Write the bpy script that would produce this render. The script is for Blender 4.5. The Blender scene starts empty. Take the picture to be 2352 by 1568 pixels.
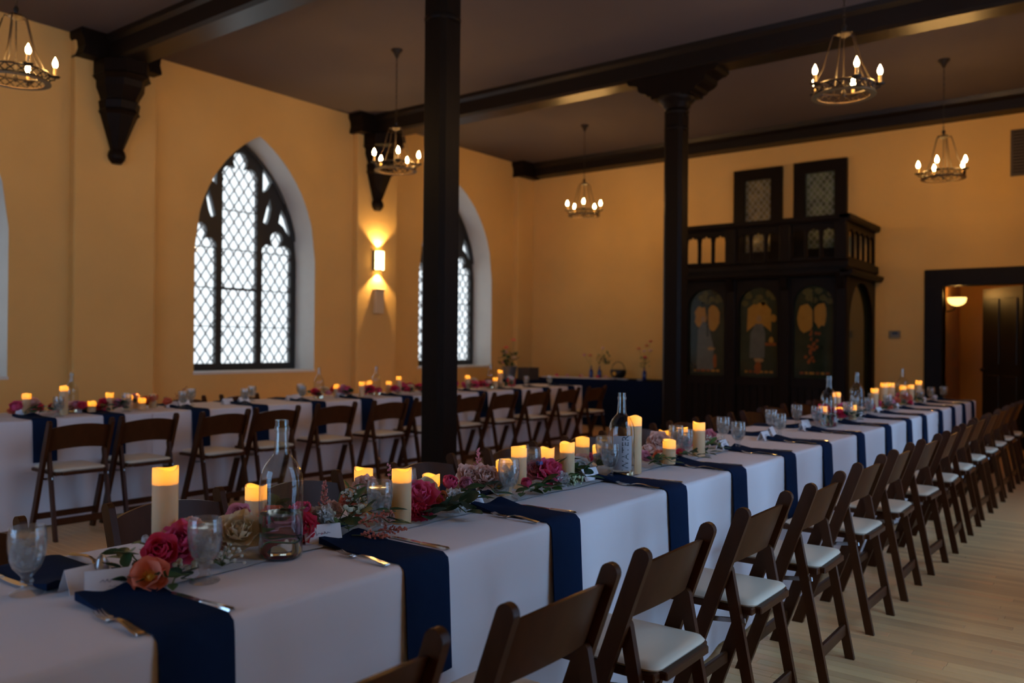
import bpy, math, random
from mathutils import Vector, Matrix

random.seed(7)
S = bpy.context.scene
COL = S.collection

# ------------------------------------------------------------------ camera
cam_d = bpy.data.cameras.new('camera')
cam = bpy.data.objects.new('camera', cam_d)
COL.objects.link(cam)
RT = Vector((0.795166, 0.606329, 0.008778))
UP = Vector((-0.005047, -0.007858, 0.999956))
RT.normalize(); UP = (UP - RT * UP.dot(RT)).normalized(); BK = RT.cross(UP)
cam.matrix_world = Matrix(((RT.x, UP.x, BK.x, 0), (RT.y, UP.y, BK.y, 0), (RT.z, UP.z, BK.z, 1.32), (0, 0, 0, 1)))
cam_d.sensor_width = 36.0
cam_d.lens = 1922.6 / 2352 * 36.0
cam_d.clip_start = 0.05
cam_d.dof.use_dof = True
cam_d.dof.focus_distance = 2.8
cam_d.dof.aperture_fstop = 2.3
S.camera = cam

# ------------------------------------------------------------------ sky, exposure
W = bpy.data.worlds.new('overcast_sky'); S.world = W
W.use_nodes = True
bg = W.node_tree.nodes['Background']
bg.inputs[0].default_value = (0.34, 0.60, 1.0, 1)
bg.inputs[1].default_value = 3.3
S.view_settings.view_transform = 'Standard'
S.view_settings.look = 'None'
S.view_settings.exposure = 0.35
S.view_settings.gamma = 1.0
S.view_settings.use_curve_mapping = False
cy = S.cycles
cy.use_denoising = True
cy.use_adaptive_sampling = True; cy.adaptive_threshold = 0.08; cy.adaptive_min_samples = 16
cy.debug_bvh_type = 'STATIC_BVH'; cy.time_limit = 1200
cy.max_bounces = 5; cy.diffuse_bounces = 3; cy.glossy_bounces = 2; cy.transmission_bounces = 5
cy.transparent_max_bounces = 10
cy.caustics_reflective = False; cy.caustics_refractive = False
cy.sample_clamp_indirect = 3.0
cy.sample_clamp_direct = 0.0

BULB_W = 265.0        # emission strength of one chandelier bulb
CANDLE_W = 0.10      # power of one candle's light

def portal(x, yc, zc, facing):
    d = bpy.data.lights.new('window_portal', 'AREA'); d.shape = 'RECTANGLE'; d.size = 3.1; d.size_y = 1.86
    d.cycles.is_portal = True
    o = bpy.data.objects.new('window_portal', d); COL.objects.link(o)
    o.location = (x, yc, zc)
    o.rotation_euler = (0, -math.pi / 2 if facing > 0 else math.pi / 2, 0)

for yc in (2.74, 6.67, 10.60): portal(-9.80, yc, 2.48, 1)
def portal_rect(loc, w, h, rot):
    d = bpy.data.lights.new('window_portal', 'AREA'); d.shape = 'RECTANGLE'; d.size = w; d.size_y = h; d.cycles.is_portal = True
    o = bpy.data.objects.new('window_portal', d); COL.objects.link(o); o.location = loc; o.rotation_euler = rot
for yc in (3.25, 7.15): portal_rect((1.0, yc, 1.85), 3.6, 1.9, (0, math.pi / 2, 0))
portal_rect((-4.0, -3.66, 2.1), 4.1, 3.3, (-math.pi / 2, 0, 0))  # portal of the added fill window behind the viewer

# ------------------------------------------------------------------ materials
MATS = {}
def nodes(name):
    m = bpy.data.materials.new(name); m.use_nodes = True
    nt = m.node_tree; b = nt.nodes['Principled BSDF']
    MATS[name] = m
    return m, nt, b

def lk(nt, a, b): nt.links.new(a, b)

def mat(name, col, rough=0.6, metal=0.0, spec=0.5, var=0.0, scale=8.0, stretch=(1, 1, 1), bump=0.0, bscale=60.0, rand=0.0, coords='Object', sheen=0.0, sub=0.0, coat=0.0):
    m, nt, b = nodes(name)
    b.inputs['Roughness'].default_value = rough
    b.inputs['Metallic'].default_value = metal
    b.inputs['Specular IOR Level'].default_value = spec
    b.inputs['Coat Weight'].default_value = coat
    if sheen: b.inputs['Sheen Weight'].default_value = sheen
    b.inputs['Base Color'].default_value = (*col, 1)
    tc = None
    if var or bump:
        tc = nt.nodes.new('ShaderNodeTexCoord'); mp = nt.nodes.new('ShaderNodeMapping')
        mp.inputs['Scale'].default_value = stretch
        lk(nt, tc.outputs[coords], mp.inputs[0])
    if var or rand:
        cr = nt.nodes.new('ShaderNodeMix'); cr.data_type = 'RGBA'
        cr.inputs[6].default_value = (*[c * (1 - var - rand) for c in col], 1)
        cr.inputs[7].default_value = (*[min(1, c * (1 + var + rand)) for c in col], 1)
        if var:
            n = nt.nodes.new('ShaderNodeTexNoise'); n.inputs['Scale'].default_value = scale; n.inputs['Detail'].default_value = 4
            lk(nt, mp.outputs[0], n.inputs['Vector'])
            fac = n.outputs['Fac']
        if rand:
            oi = nt.nodes.new('ShaderNodeObjectInfo')
            if var:
                mx = nt.nodes.new('ShaderNodeMath'); mx.operation = 'MULTIPLY_ADD'
                mx.inputs[1].default_value = rand / (rand + var); 
                sc = nt.nodes.new('ShaderNodeMath'); sc.operation = 'MULTIPLY'; sc.inputs[1].default_value = var / (rand + var)
                lk(nt, fac, sc.inputs[0]); lk(nt, oi.outputs['Random'], mx.inputs[0]); lk(nt, sc.outputs[0], mx.inputs[2])
                fac = mx.outputs[0]
            else: fac = oi.outputs['Random']
        lk(nt, fac, cr.inputs[0]); lk(nt, cr.outputs[2], b.inputs['Base Color'])
    if bump:
        n2 = nt.nodes.new('ShaderNodeTexNoise'); n2.inputs['Scale'].default_value = bscale; n2.inputs['Detail'].default_value = 3
        lk(nt, mp.outputs[0], n2.inputs['Vector'])
        bp = nt.nodes.new('ShaderNodeBump'); bp.inputs['Strength'].default_value = bump; bp.inputs['Distance'].default_value = 0.01
        lk(nt, n2.outputs['Fac'], bp.inputs['Height']); lk(nt, bp.outputs[0], b.inputs['Normal'])
    return m

def emis(name, col, strength):
    m, nt, b = nodes(name)
    b.inputs['Base Color'].default_value = (*col, 1)
    b.inputs['Emission Color'].default_value = (*col, 1)
    b.inputs['Emission Strength'].default_value = strength
    return m

def thin_glass(name, tint=(0.96, 0.97, 0.98), ior=1.5, body=0.0, bodycol=(1, 1, 1)):
    m, nt, b = nodes(name); nt.nodes.remove(b)
    out = nt.nodes['Material Output']
    tr = nt.nodes.new('ShaderNodeBsdfTransparent'); tr.inputs[0].default_value = (*tint, 1)
    gl = nt.nodes.new('ShaderNodeBsdfGlossy'); gl.inputs['Roughness'].default_value = 0.03
    lw = nt.nodes.new('ShaderNodeLayerWeight'); lw.inputs[0].default_value = 0.5
    pw = nt.nodes.new('ShaderNodeMath'); pw.operation = 'POWER'; pw.inputs[1].default_value = 2.6; lk(nt, lw.outputs['Facing'], pw.inputs[0])
    fr = nt.nodes.new('ShaderNodeMath'); fr.operation = 'MULTIPLY_ADD'; fr.inputs[1].default_value = 0.75; fr.inputs[2].default_value = (ior - 1) * .12; lk(nt, pw.outputs[0], fr.inputs[0])
    mx = nt.nodes.new('ShaderNodeMixShader')
    lk(nt, fr.outputs[0], mx.inputs[0]); lk(nt, tr.outputs[0], mx.inputs[1]); lk(nt, gl.outputs[0], mx.inputs[2])
    src = mx.outputs[0]
    if body:
        df = nt.nodes.new('ShaderNodeBsdfTranslucent'); df.inputs[0].default_value = (*bodycol, 1)
        m2 = nt.nodes.new('ShaderNodeMixShader'); m2.inputs[0].default_value = body
        lk(nt, src, m2.inputs[1]); lk(nt, df.outputs[0], m2.inputs[2]); src = m2.outputs[0]
    lk(nt, src, out.inputs[0])
    return m

def liquid(name, col, ior=1.33, rough=0.0, bump=0.0, bscale=70):
    m, nt, b = nodes(name)
    b.inputs['Base Color'].default_value = (*col, 1); b.inputs['Roughness'].default_value = rough
    b.inputs['Transmission Weight'].default_value = 1.0; b.inputs['IOR'].default_value = ior
    if bump:
        tc = nt.nodes.new('ShaderNodeTexCoord'); n2 = nt.nodes.new('ShaderNodeTexNoise'); n2.inputs['Scale'].default_value = bscale
        lk(nt, tc.outputs['Object'], n2.inputs['Vector'])
        bp = nt.nodes.new('ShaderNodeBump'); bp.inputs['Strength'].default_value = bump; bp.inputs['Distance'].default_value = 0.01
        lk(nt, n2.outputs['Fac'], bp.inputs['Height']); lk(nt, bp.outputs[0], b.inputs['Normal'])
    return m

def translucent(name, col, tcol, fac=0.5, rough=0.6, gloss=0.06):
    m, nt, b = nodes(name)
    b.inputs['Base Color'].default_value = (*col, 1); b.inputs['Roughness'].default_value = rough
    out = nt.nodes['Material Output']
    t = nt.nodes.new('ShaderNodeBsdfTranslucent'); t.inputs[0].default_value = (*tcol, 1)
    mx = nt.nodes.new('ShaderNodeMixShader'); mx.inputs[0].default_value = fac
    lk(nt, b.outputs[0], mx.inputs[1]); lk(nt, t.outputs[0], mx.inputs[2]); lk(nt, mx.outputs[0], out.inputs[0])
    return m

mat('plaster_wall', (0.75, 0.475, 0.165), 0.9, spec=0.2, var=0.10, scale=1.3, bump=0.25, bscale=14)
mat('plaster_reveal', (0.72, 0.71, 0.66), 0.85, spec=0.2, var=0.06, scale=5, bump=0.15, bscale=20)
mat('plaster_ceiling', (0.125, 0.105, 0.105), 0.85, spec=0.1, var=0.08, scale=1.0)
mat('dark_oak', (0.010, 0.006, 0.004), 0.45, spec=0.10, var=0.3, scale=9, stretch=(3, 3, 0.5), bump=0.05, bscale=40)
mat('beam_oak', (0.010, 0.0065, 0.005), 0.36, spec=0.40, var=0.3, scale=9, stretch=(0.5, 3, 3))
mat('black_iron_frame', (0.018, 0.019, 0.020), 0.45, spec=0.5)
mat('lead', (0.30, 0.32, 0.34), 0.6)
thin_glass('window_glass', (0.95, 0.97, 0.98), 1.45, 0.05, (0.9, 0.95, 1.0))
thin_glass('leaded_glass', (0.95, 0.59, 0.37), 1.45, 0.08, (0.8, 0.55, 0.40))
mat('maple_plank', (0.92, 0.50, 0.23), 0.40, spec=0.3, var=0.16, scale=6, stretch=(0.7, 14, 1), rand=0.20)
mat('maple_field', (0.90, 0.49, 0.22), 0.40, spec=0.3, var=0.22, scale=5, stretch=(0.7, 14, 1))
mat('subfloor', (0.10, 0.06, 0.035), 0.8)
mat('chair_wood', (0.060, 0.019, 0.006), 0.34, spec=0.15, var=0.35, scale=9, stretch=(3, 3, 0.6), coat=0.0)
mat('seat_vinyl', (0.80, 0.70, 0.54), 0.45, var=0.05, scale=5)
mat('steel', (0.55, 0.55, 0.56), 0.32, metal=1.0)
mat('flatware', (0.78, 0.76, 0.72), 0.16, metal=1.0)
mat('linen_white', (0.80, 0.74, 0.75), 0.9, spec=0.08, var=0.03, scale=5, bump=0.06, bscale=9, sheen=0.0)
mat('runner_gauze', (0.60, 0.61, 0.63), 0.9, spec=0.1, bump=0.2, bscale=300)
mat('napkin_navy', (0.009, 0.020, 0.052), 0.9, spec=0.04, var=0.15, scale=30)
mat('cloth_navy', (0.005, 0.011, 0.034), 0.85, spec=0.05, var=0.15, scale=10)
mat('card_white', (0.84, 0.83, 0.86), 0.75)
mat('ink_blue', (0.05, 0.08, 0.22), 0.7)
thin_glass('clear_glass', (0.97, 0.98, 0.975), 1.45, 0.07, (0.92, 0.95, 0.97))
thin_glass('bottle_glass', (0.93, 0.95, 0.93), 1.5)
thin_glass('ice_water', (0.95, 0.96, 0.97), 1.33, 0.13, (0.95, 0.97, 1.0))
liquid('still_water', (0.90, 0.95, 0.92), 1.33, 0.0)
translucent('candle_wax', (0.84, 0.70, 0.43), (1.0, 0.60, 0.08), 0.42)
mat('candle_floor', (0.78, 0.60, 0.30), 0.6)
emis('led_tip', (1.0, 0.62, 0.18), 6.0)
mat('iron_black', (0.022, 0.015, 0.009), 0.5, spec=0.3)
mat('sleeve_cream', (0.62, 0.42, 0.18), 0.5)
mat('flange_lit', (0.22, 0.13, 0.05), 0.5)  # warm glow on the iron ring's underside put into the flange colour
emis('bulb_warm', (1.0, 0.53, 0.155), BULB_W)
emis('sconce_glass', (1.0, 0.64, 0.24), 9.0)
emis('hall_glass', (1.0, 0.62, 0.16), 2.6)
mat('door_black', (0.010, 0.007, 0.005), 0.5)
mat('hall_wall', (0.55, 0.30, 0.12), 0.85)
mat('plate_cream', (0.66, 0.52, 0.33), 0.7)
mat('vent_grey', (0.055, 0.04, 0.028), 0.6)
mat('plastic_grey', (0.20, 0.17, 0.12), 0.5)
mat('screen_black', (0.01, 0.01, 0.01), 0.3)
mat('panel_green', (0.022, 0.028, 0.014), 0.10, spec=0.6, var=0.5, scale=6)
mat('paint_gold', (0.36, 0.165, 0.02), 0.15, var=0.2, scale=12)
mat('paint_rust', (0.22, 0.06, 0.012), 0.15, var=0.4, scale=40)
mat('paint_robe', (0.10, 0.10, 0.075), 0.15, var=0.3, scale=9)
mat('paint_skin', (0.30, 0.17, 0.06), 0.15)
mat('paint_olive', (0.075, 0.065, 0.018), 0.15, var=0.5, scale=25)
mat('lattice_pane', (0.20, 0.17, 0.085), 0.12, spec=0.7, rand=0.35)
mat('lattice_pane_green', (0.13, 0.16, 0.10), 0.12, spec=0.7, rand=0.4)
mat('cobalt_glass', (0.012, 0.022, 0.16), 0.08, spec=0.7)
mat('tin_bucket', (0.30, 0.33, 0.35), 0.4, metal=0.7)
mat('crate_brown', (0.07, 0.05, 0.035), 0.7)
mat('basket_black', (0.012, 0.012, 0.012), 0.5)
mat('leaf_dark', (0.030, 0.082, 0.026), 0.45, spec=0.45, var=0.3, scale=20, rand=0.3)
mat('leaf_mid', (0.060, 0.145, 0.036), 0.5, var=0.3, scale=20, rand=0.3)
mat('leaf_round', (0.052, 0.085, 0.036), 0.55, var=0.25, scale=20, rand=0.3)
mat('stem_green', (0.09, 0.14, 0.04), 0.6)
mat('berry_white', (0.62, 0.62, 0.46), 0.5)
mat('breath_white', (0.62, 0.60, 0.50), 0.7)
mat('hydrangea_green', (0.50, 0.60, 0.38), 0.7)
mat('blue_bloom', (0.09, 0.11, 0.38), 0.6)
def petalm(n, c, t): return translucent(n, c, t, 0.25, 0.6)
petalm('petal_hot', (0.95, 0.13, 0.28), (0.95, 0.18, 0.32))
petalm('petal_crimson', (0.88, 0.06, 0.15), (0.9, 0.08, 0.17))
petalm('petal_coral', (0.95, 0.28, 0.17), (0.98, 0.34, 0.2))
petalm('petal_orange', (0.85, 0.27, 0.1), (0.9, 0.35, 0.1))
petalm('petal_blush', (0.98, 0.66, 0.56), (0.98, 0.66, 0.55))
petalm('petal_pink', (0.85, 0.36, 0.46), (0.9, 0.42, 0.48))
petalm('petal_cream', (0.98, 0.80, 0.55), (0.98, 0.78, 0.5))
petalm('petal_white', (0.86, 0.85, 0.84), (0.86, 0.86, 0.82))
mat('flower_eye', (0.70, 0.36, 0.04), 0.6)
mat('astilbe_coral', (0.62, 0.17, 0.12), 0.7, rand=0.2)
mat('astilbe_pink', (0.64, 0.22, 0.26), 0.7, rand=0.2)
mat('label_grey', (0.36, 0.33, 0.34), 0.6)
mat('label_ink', (0.03, 0.035, 0.04), 0.6)

# ------------------------------------------------------------------ mesh helpers
class MB:
    def __init__(s): s.v = []; s.f = []; s.m = []
    def add(s, vs, fs, M=None, mi=0):
        o = len(s.v)
        s.v += [tuple(M @ Vector(p)) for p in vs] if M is not None else [tuple(p) for p in vs]
        s.f += [tuple(i + o for i in f) for f in fs]; s.m += [mi] * len(fs)
        return s
    def box(s, x0, x1, y0, y1, z0, z1, M=None, mi=0):
        vs = [(x0, y0, z0), (x1, y0, z0), (x1, y1, z0), (x0, y1, z0), (x0, y0, z1), (x1, y0, z1), (x1, y1, z1), (x0, y1, z1)]
        return s.add(vs, [(3, 2, 1, 0), (4, 5, 6, 7), (0, 1, 5, 4), (1, 2, 6, 5), (2, 3, 7, 6), (3, 0, 4, 7)], M, mi)
    def cbox(s, x0, x1, y0, y1, z0, z1, c, M=None, mi=0):   # chamfered along vertical and top edges
        p = [(x0 + c, y0), (x1 - c, y0), (x1, y0 + c), (x1, y1 - c), (x1 - c, y1), (x0 + c, y1), (x0, y1 - c), (x0, y0 + c)]
        q = [(min(max(x, x0 + c), x1 - c), min(max(y, y0 + c), y1 - c)) for x, y in p]
        vs = [(x, y, z0) for x, y in p] + [(x, y, z1 - c) for x, y in p] + [(x, y, z1) for x, y in q]
        fs = [tuple(range(7, -1, -1))]
        for k in (0, 8):
            for i in range(8): fs.append((k + i, k + (i + 1) % 8, k + 8 + (i + 1) % 8, k + 8 + i))
        fs.append(tuple(range(16, 24)))
        return s.add(vs, fs, M, mi)
    def prism(s, poly, t0, t1, axis='x', M=None, mi=0):
        n = len(poly)
        def pt(a, b, t): return (t, a, b) if axis == 'x' else ((a, t, b) if axis == 'y' else (a, b, t))
        vs = [pt(a, b, t0) for a, b in poly] + [pt(a, b, t1) for a, b in poly]
        fs = [tuple(range(n - 1, -1, -1)), tuple(range(n, 2 * n))] + [(i, (i + 1) % n, n + (i + 1) % n, n + i) for i in range(n)]
        return s.add(vs, fs, M, mi)
    def lathe(s, prof, n=16, M=None, mi=0, phase=0.0, closed=False):
        vs = []; fs = []; k = len(prof)
        for i in range(n):
            a = 2 * math.pi * i / n + phase
            for r, z in prof: vs.append((r * math.cos(a), r * math.sin(a), z))
        for i in range(n):
            j = (i + 1) % n
            for q in range(k - 1):
                a0, a1, b1, b0 = i * k + q, i * k + q + 1, j * k + q + 1, j * k + q
                if prof[q][0] < 1e-6: fs.append((a0, b1, a1))
                elif prof[q + 1][0] < 1e-6: fs.append((a0, b0, a1))
                else: fs.append((a0, b0, b1, a1))
        return s.add(vs, fs, M, mi)
    def tube(s, pts, r, n=6, M=None, mi=0, cap=True):
        pts = [Vector(p) for p in pts]; rs = r if isinstance(r, (list, tuple)) else [r] * len(pts)
        vs = []; fs = []
        for i, p in enumerate(pts):
            d = (pts[min(i + 1, len(pts) - 1)] - pts[max(i - 1, 0)]).normalized()
            u = d.cross(Vector((0, 0, 1)) if abs(d.z) < 0.9 else Vector((1, 0, 0))).normalized(); w = d.cross(u)
            for j in range(n):
                a = 2 * math.pi * j / n
                vs.append(p + (u * math.cos(a) + w * math.sin(a)) * rs[i])
        for i in range(len(pts) - 1):
            for j in range(n): fs.append((i * n + j, i * n + (j + 1) % n, (i + 1) * n + (j + 1) % n, (i + 1) * n + j))
        if cap: fs += [tuple(range(n - 1, -1, -1)), tuple(range((len(pts) - 1) * n, len(pts) * n))]
        return s.add(vs, fs, M, mi)
    def torus(s, R, r, z, n=32, k=6, M=None, mi=0):
        prof = []
        vs = []; fs = []
        for i in range(n):
            a = 2 * math.pi * i / n
            for j in range(k):
                b = 2 * math.pi * j / k
                vs.append(((R + r * math.cos(b)) * math.cos(a), (R + r * math.cos(b)) * math.sin(a), z + r * math.sin(b)))
        for i in range(n):
            for j in range(k): fs.append((i * k + j, ((i + 1) % n) * k + j, ((i + 1) % n) * k + (j + 1) % k, i * k + (j + 1) % k))
        return s.add(vs, fs, M, mi)
    def sphere(s, c, r, n=8, k=6, sz=1.0, mi=0):
        prof = [(r * math.sin(math.pi * i / k) if 0 < i < k else 0.0, -r * sz * math.cos(math.pi * i / k)) for i in range(k + 1)]
        return s.lathe(prof, n, Matrix.Translation(c), mi)
    def mesh(s, name, mats, smooth=True, angle=0.7):
        me = bpy.data.meshes.new(name); me.from_pydata(s.v, [], s.f)
        for m in (mats if isinstance(mats, (list, tuple)) else [mats]): me.materials.append(MATS[m])
        if isinstance(mats, (list, tuple)) and len(mats) > 1: me.polygons.foreach_set('material_index', s.m)
        if smooth:
            me.polygons.foreach_set('use_smooth', [True] * len(s.f))
            me.set_sharp_from_angle(angle=angle)
        me.update()
        return me

def ob(name, me, parent=None, loc=None, M=None):
    o = bpy.data.objects.new(name, me); COL.objects.link(o)
    if parent is not None: o.parent = parent
    if M is not None: o.matrix_local = M
    elif loc is not None: o.location = loc
    return o
def build(name, mb, mats, parent=None, loc=None, smooth=True, angle=0.7):
    return ob(name, mb.mesh(name, mats, smooth, angle), parent, loc)
def tag(o, label, cat, group=None, kind=None):
    o['label'] = label; o['category'] = cat
    if group: o['group'] = group
    if kind: o['kind'] = kind
    return o
def struct(o): o['kind'] = 'structure'; return o
def thing(name, label, cat, loc=(0, 0, 0), rz=0.0, group=None):
    o = bpy.data.objects.new(name, None); COL.objects.link(o); o.empty_display_size = 0.1
    o.location = loc; o.rotation_euler = (0, 0, rz)
    return tag(o, label, cat, group)
def copy_tree(o, parent=None):
    c = o.copy(); COL.objects.link(c)
    if parent is not None: c.parent = parent
    for ch in o.children: copy_tree(ch, c)
    return c
def plate_mesh(outer, holes, t, M, m):
    cu = bpy.data.curves.new('plate', 'CURVE'); cu.dimensions = '2D'; cu.fill_mode = 'BOTH'; cu.extrude = t / 2
    for poly in [outer] + holes:
        sp = cu.splines.new('POLY'); sp.points.add(len(poly) - 1)
        for p, (a, b) in zip(sp.points, poly): p.co = (a, b, 0, 1)
        sp.use_cyclic_u = True
    o = bpy.data.objects.new('plate', cu)
    me = bpy.data.meshes.new_from_object(o)
    me.transform(M); me.materials.clear(); me.materials.append(MATS[m])
    bpy.data.objects.remove(o); bpy.data.curves.remove(cu)
    return me
def arc(cx, cy, r, a0, a1, n=8):
    return [(cx + r * math.cos(math.radians(a0 + (a1 - a0) * i / n)), cy + r * math.sin(math.radians(a0 + (a1 - a0) * i / n))) for i in range(n + 1)]
ORD = ['first', 'second', 'third', 'fourth', 'fifth', 'sixth', 'seventh', 'eighth', 'ninth', 'tenth', 'eleventh', 'twelfth', 'thirteenth', 'fourteenth', 'fifteenth', 'sixteenth', 'seventeenth', 'eighteenth', 'nineteenth', 'twentieth',
       'twenty-first', 'twenty-second', 'twenty-third', 'twenty-fourth', 'twenty-fifth', 'twenty-sixth', 'twenty-seventh', 'twenty-eighth', 'twenty-ninth', 'thirtieth']
PI = math.pi
T = 0.76
XL, XR, YB, YF, ZC = -9.25, 0.62, 12.60, -3.40, 4.63

# ------------------------------------------------------------------ room shell
# floor: sub-floor slab, single boards near the aisle, the rest joined
fb = MB().box(XL, XR, YF, YB, -0.10, -0.016)
floor = struct(build('floor', fb, 'subfloor', smooth=False))
PW = 0.0572
rnd = random.Random(3)
def board_mesh(L):
    c = 0.0012
    vs = [(0, 0, 0), (L, 0, 0), (L, PW - .0022, 0), (0, PW - .0022, 0), (0, 0, .014), (L, 0, .014), (L, PW - .0022, .014), (0, PW - .0022, .014),
          (c, c, .016), (L - c, c, .016), (L - c, PW - .0022 - c, .016), (c, PW - .0022 - c, .016)]
    return vs, [(0, 1, 5, 4), (1, 2, 6, 5), (2, 3, 7, 6), (3, 0, 4, 7), (4, 5, 9, 8), (5, 6, 10, 9), (6, 7, 11, 10), (7, 4, 8, 11), (8, 9, 10, 11)]
plank_me = {}
for L in (0.6, 0.8, 1.0, 1.2):
    mb = MB(); mb.add(*board_mesh(L - .001)); plank_me[L] = mb.mesh('plank', 'maple_plank', False)
field = MB(); nplank = 0
rows = int((YB - YF) / PW) + 1
for r in range(rows):
    y = YF + r * PW
    x = XL - rnd.random() * 0.9
    while x < XR:
        L = rnd.choice((0.6, 0.8, 1.0, 1.2))
        near = 2.35 < y < 7.4 and -1.75 < x < .6 and x + L < XR and nplank < 298 and x + L > -1.35 and (x < -0.4 + (y - 2.0) * 0.62)
        if near:
            ob('plank', plank_me[L], floor, (x, y, -0.016)); nplank += 1
        else:
            vs, fs = board_mesh(L - .001)
            field.add([(max(XL, min(XR, x + a)), y + b, c - 0.016) for a, b, c in vs], fs)
        x += L
pf = build('plank_field', field, 'maple_field', floor, smooth=False); pf['kind'] = 'stuff'

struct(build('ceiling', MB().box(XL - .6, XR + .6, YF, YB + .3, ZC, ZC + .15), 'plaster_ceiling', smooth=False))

WA, WS, WZ0 = 0.92, 2.45, 0.945                 # window half-width, springing, sill
WR = (1.55 ** 2 + WA * WA) / (2 * WA)
def archz(s): return WS + math.sqrt(max(0, WR * WR - (abs(s) + WR - WA) ** 2))
def archs(z): return WA - WR + math.sqrt(WR * WR - (z - WS) ** 2)
def side_wall(name, xin, xout, wins):
    b = MB(); ys = [YF]
    edges = []
    for yc in wins: edges.append((yc - WA, yc + WA))
    y = YF
    def quad(x, y0, y1, a0, a1, z0, z1):
        b.add([(x, y0, a0), (x, y1, a1), (x, y1, z1), (x, y0, z0)], [(0, 1, 2, 3)])
    for x in (xin, xout):
        y = YF - .2
        for yc in wins:
            quad(x, y, yc - WA, -.1, -.1, ZC, ZC)
            N = 28
            for i in range(N):
                s0 = -WA + 2 * WA * i / N; s1 = -WA + 2 * WA * (i + 1) / N
                quad(x, yc + s0, yc + s1, -.1, -.1, WZ0, WZ0)
                quad(x, yc + s0, yc + s1, archz(s0), archz(s1), ZC, ZC)
            y = yc + WA
        quad(x, y, YB + .3, -.1, -.1, ZC, ZC)
    w = struct(build(name, b, 'plaster_wall', smooth=False))
    for yc in wins:
        r = MB()
        prof = [(-WA, WZ0), (-WA, WS)] + [(s, archz(s)) for s in [-WA + 2 * WA * i / 40 for i in range(1, 40)]] + [(WA, WS), (WA, WZ0)]
        d = 1 if xout > xin else -1
        n = len(prof)
        vs = [(xin - d * .002, yc + s, z) for s, z in prof] + [(xout, yc + s, z) for s, z in prof]
        r.add(vs, [(i, i + 1, n + i + 1, n + i) for i in range(n - 1)])
        build('window_reveal', r, 'plaster_reveal', w)
        build('window_sill', MB().box(min(xin - d * .012, xout), max(xin - d * .012, xout), yc - WA - .01, yc + WA + .01, WZ0 - .03, WZ0), 'plaster_reveal', w, smooth=False)
    return w
wl = side_wall('wall_left', XL, XL - .52, (2.74, 6.67, 10.60))
rw = MB(); GD, GH = .95, 3.6              # glazed double doors in the right-hand wall, half-width and height
for y0, y1 in ((YF - .2, 3.25 - GD), (3.25 + GD, 7.15 - GD), (7.15 + GD, YB + .3)): rw.box(XR, XR + .3, y0, y1, -.1, ZC)
for yc in (3.25, 7.15): rw.box(XR, XR + .3, yc - GD, yc + GD, GH, ZC)
wr = struct(build('wall_right', rw, 'plaster_wall', smooth=False))
FX0, FX1, FZ0, FZ1 = -6.0, -2.0, .5, 3.7   # unseen wide window behind the viewer, added for frontal daylight fill
fw = MB(); fw.box(XL, FX0, YF - .2, YF, -.1, ZC); fw.box(FX1, XR, YF - .2, YF, -.1, ZC); fw.box(FX0, FX1, YF - .2, YF, FZ1, ZC); fw.box(FX0, FX1, YF - .2, YF, -.1, FZ0)
struct(build('wall_front', fw, 'plaster_wall', smooth=False))
def glazed(name, M, w, h, nx, nz):
    b = MB()
    for i in range(nx + 1): b.box(w * i / nx - .035, w * i / nx + .035, -.03, .03, 0, h, M)
    for j in range(nz + 1): b.box(0, w, -.03, .03, h * j / nz - .03, h * j / nz + .03, M)
    f = struct(build(name, b, 'black_iron_frame', smooth=False))
    p = MB()
    for i in range(nx):
        for j in range(nz): p.add([(w * i / nx, 0, h * j / nz), (w * (i + 1) / nx, 0, h * j / nz), (w * (i + 1) / nx, 0, h * (j + 1) / nz), (w * i / nx, 0, h * (j + 1) / nz)], [(0, 1, 2, 3)], M)
    build('panes', p, 'window_glass', f, smooth=False)
for i, yc in enumerate((3.25, 7.15)): glazed('door_%d' % (i + 2), Matrix.Translation((XR + .2, yc - GD, 0)) @ Matrix.Rotation(PI / 2, 4, 'Z'), 2 * GD, GH, 4, 5)
glazed('fill_window', Matrix.Translation((FX0, YF - .12, FZ0)), FX1 - FX0, FZ1 - FZ0, 4, 4)  # glazing of the added, unseen daylight window
for yc, hw in ((4.72, .46), (8.67, .40), (12.38, .24), (0.79, .46)):
    build('pilaster', MB().cbox(XL - .02, XL + .11, yc - hw, yc + hw, 0, ZC, .012), 'plaster_wall', wl, smooth=False)

# back wall with the door opening
bw = MB()
DX0, DX1, DZ = -2.24, -1.30, 2.16
bw.box(XL - .5, DX0, YB, YB + .18, -.1, ZC); bw.box(DX1, XR + .5, YB, YB + .18, -.1, ZC); bw.box(DX0, DX1, YB, YB + .18, DZ, ZC)
wall_back = struct(build('wall_back', bw, 'plaster_wall', smooth=False))
# corridor beyond the door
hw = MB(); hx0, hx1, hy1 = -2.36, -0.2, 14.6
hw.box(hx0 - .1, hx0, YB + .18, hy1, 0, 2.6); hw.box(hx1, hx1 + .1, YB + .18, hy1, 0, 2.6)
hw.box(hx0 - .1, hx1 + .1, hy1, hy1 + .1, 0, 2.6); hw.box(hx0 - .1, hx1 + .1, YB + .18, hy1, 2.6, 2.7); hw.box(hx0, hx1, YB, hy1, -.1, 0.0)
struct(build('wall_corridor', hw, 'hall_wall', smooth=False))

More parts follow.
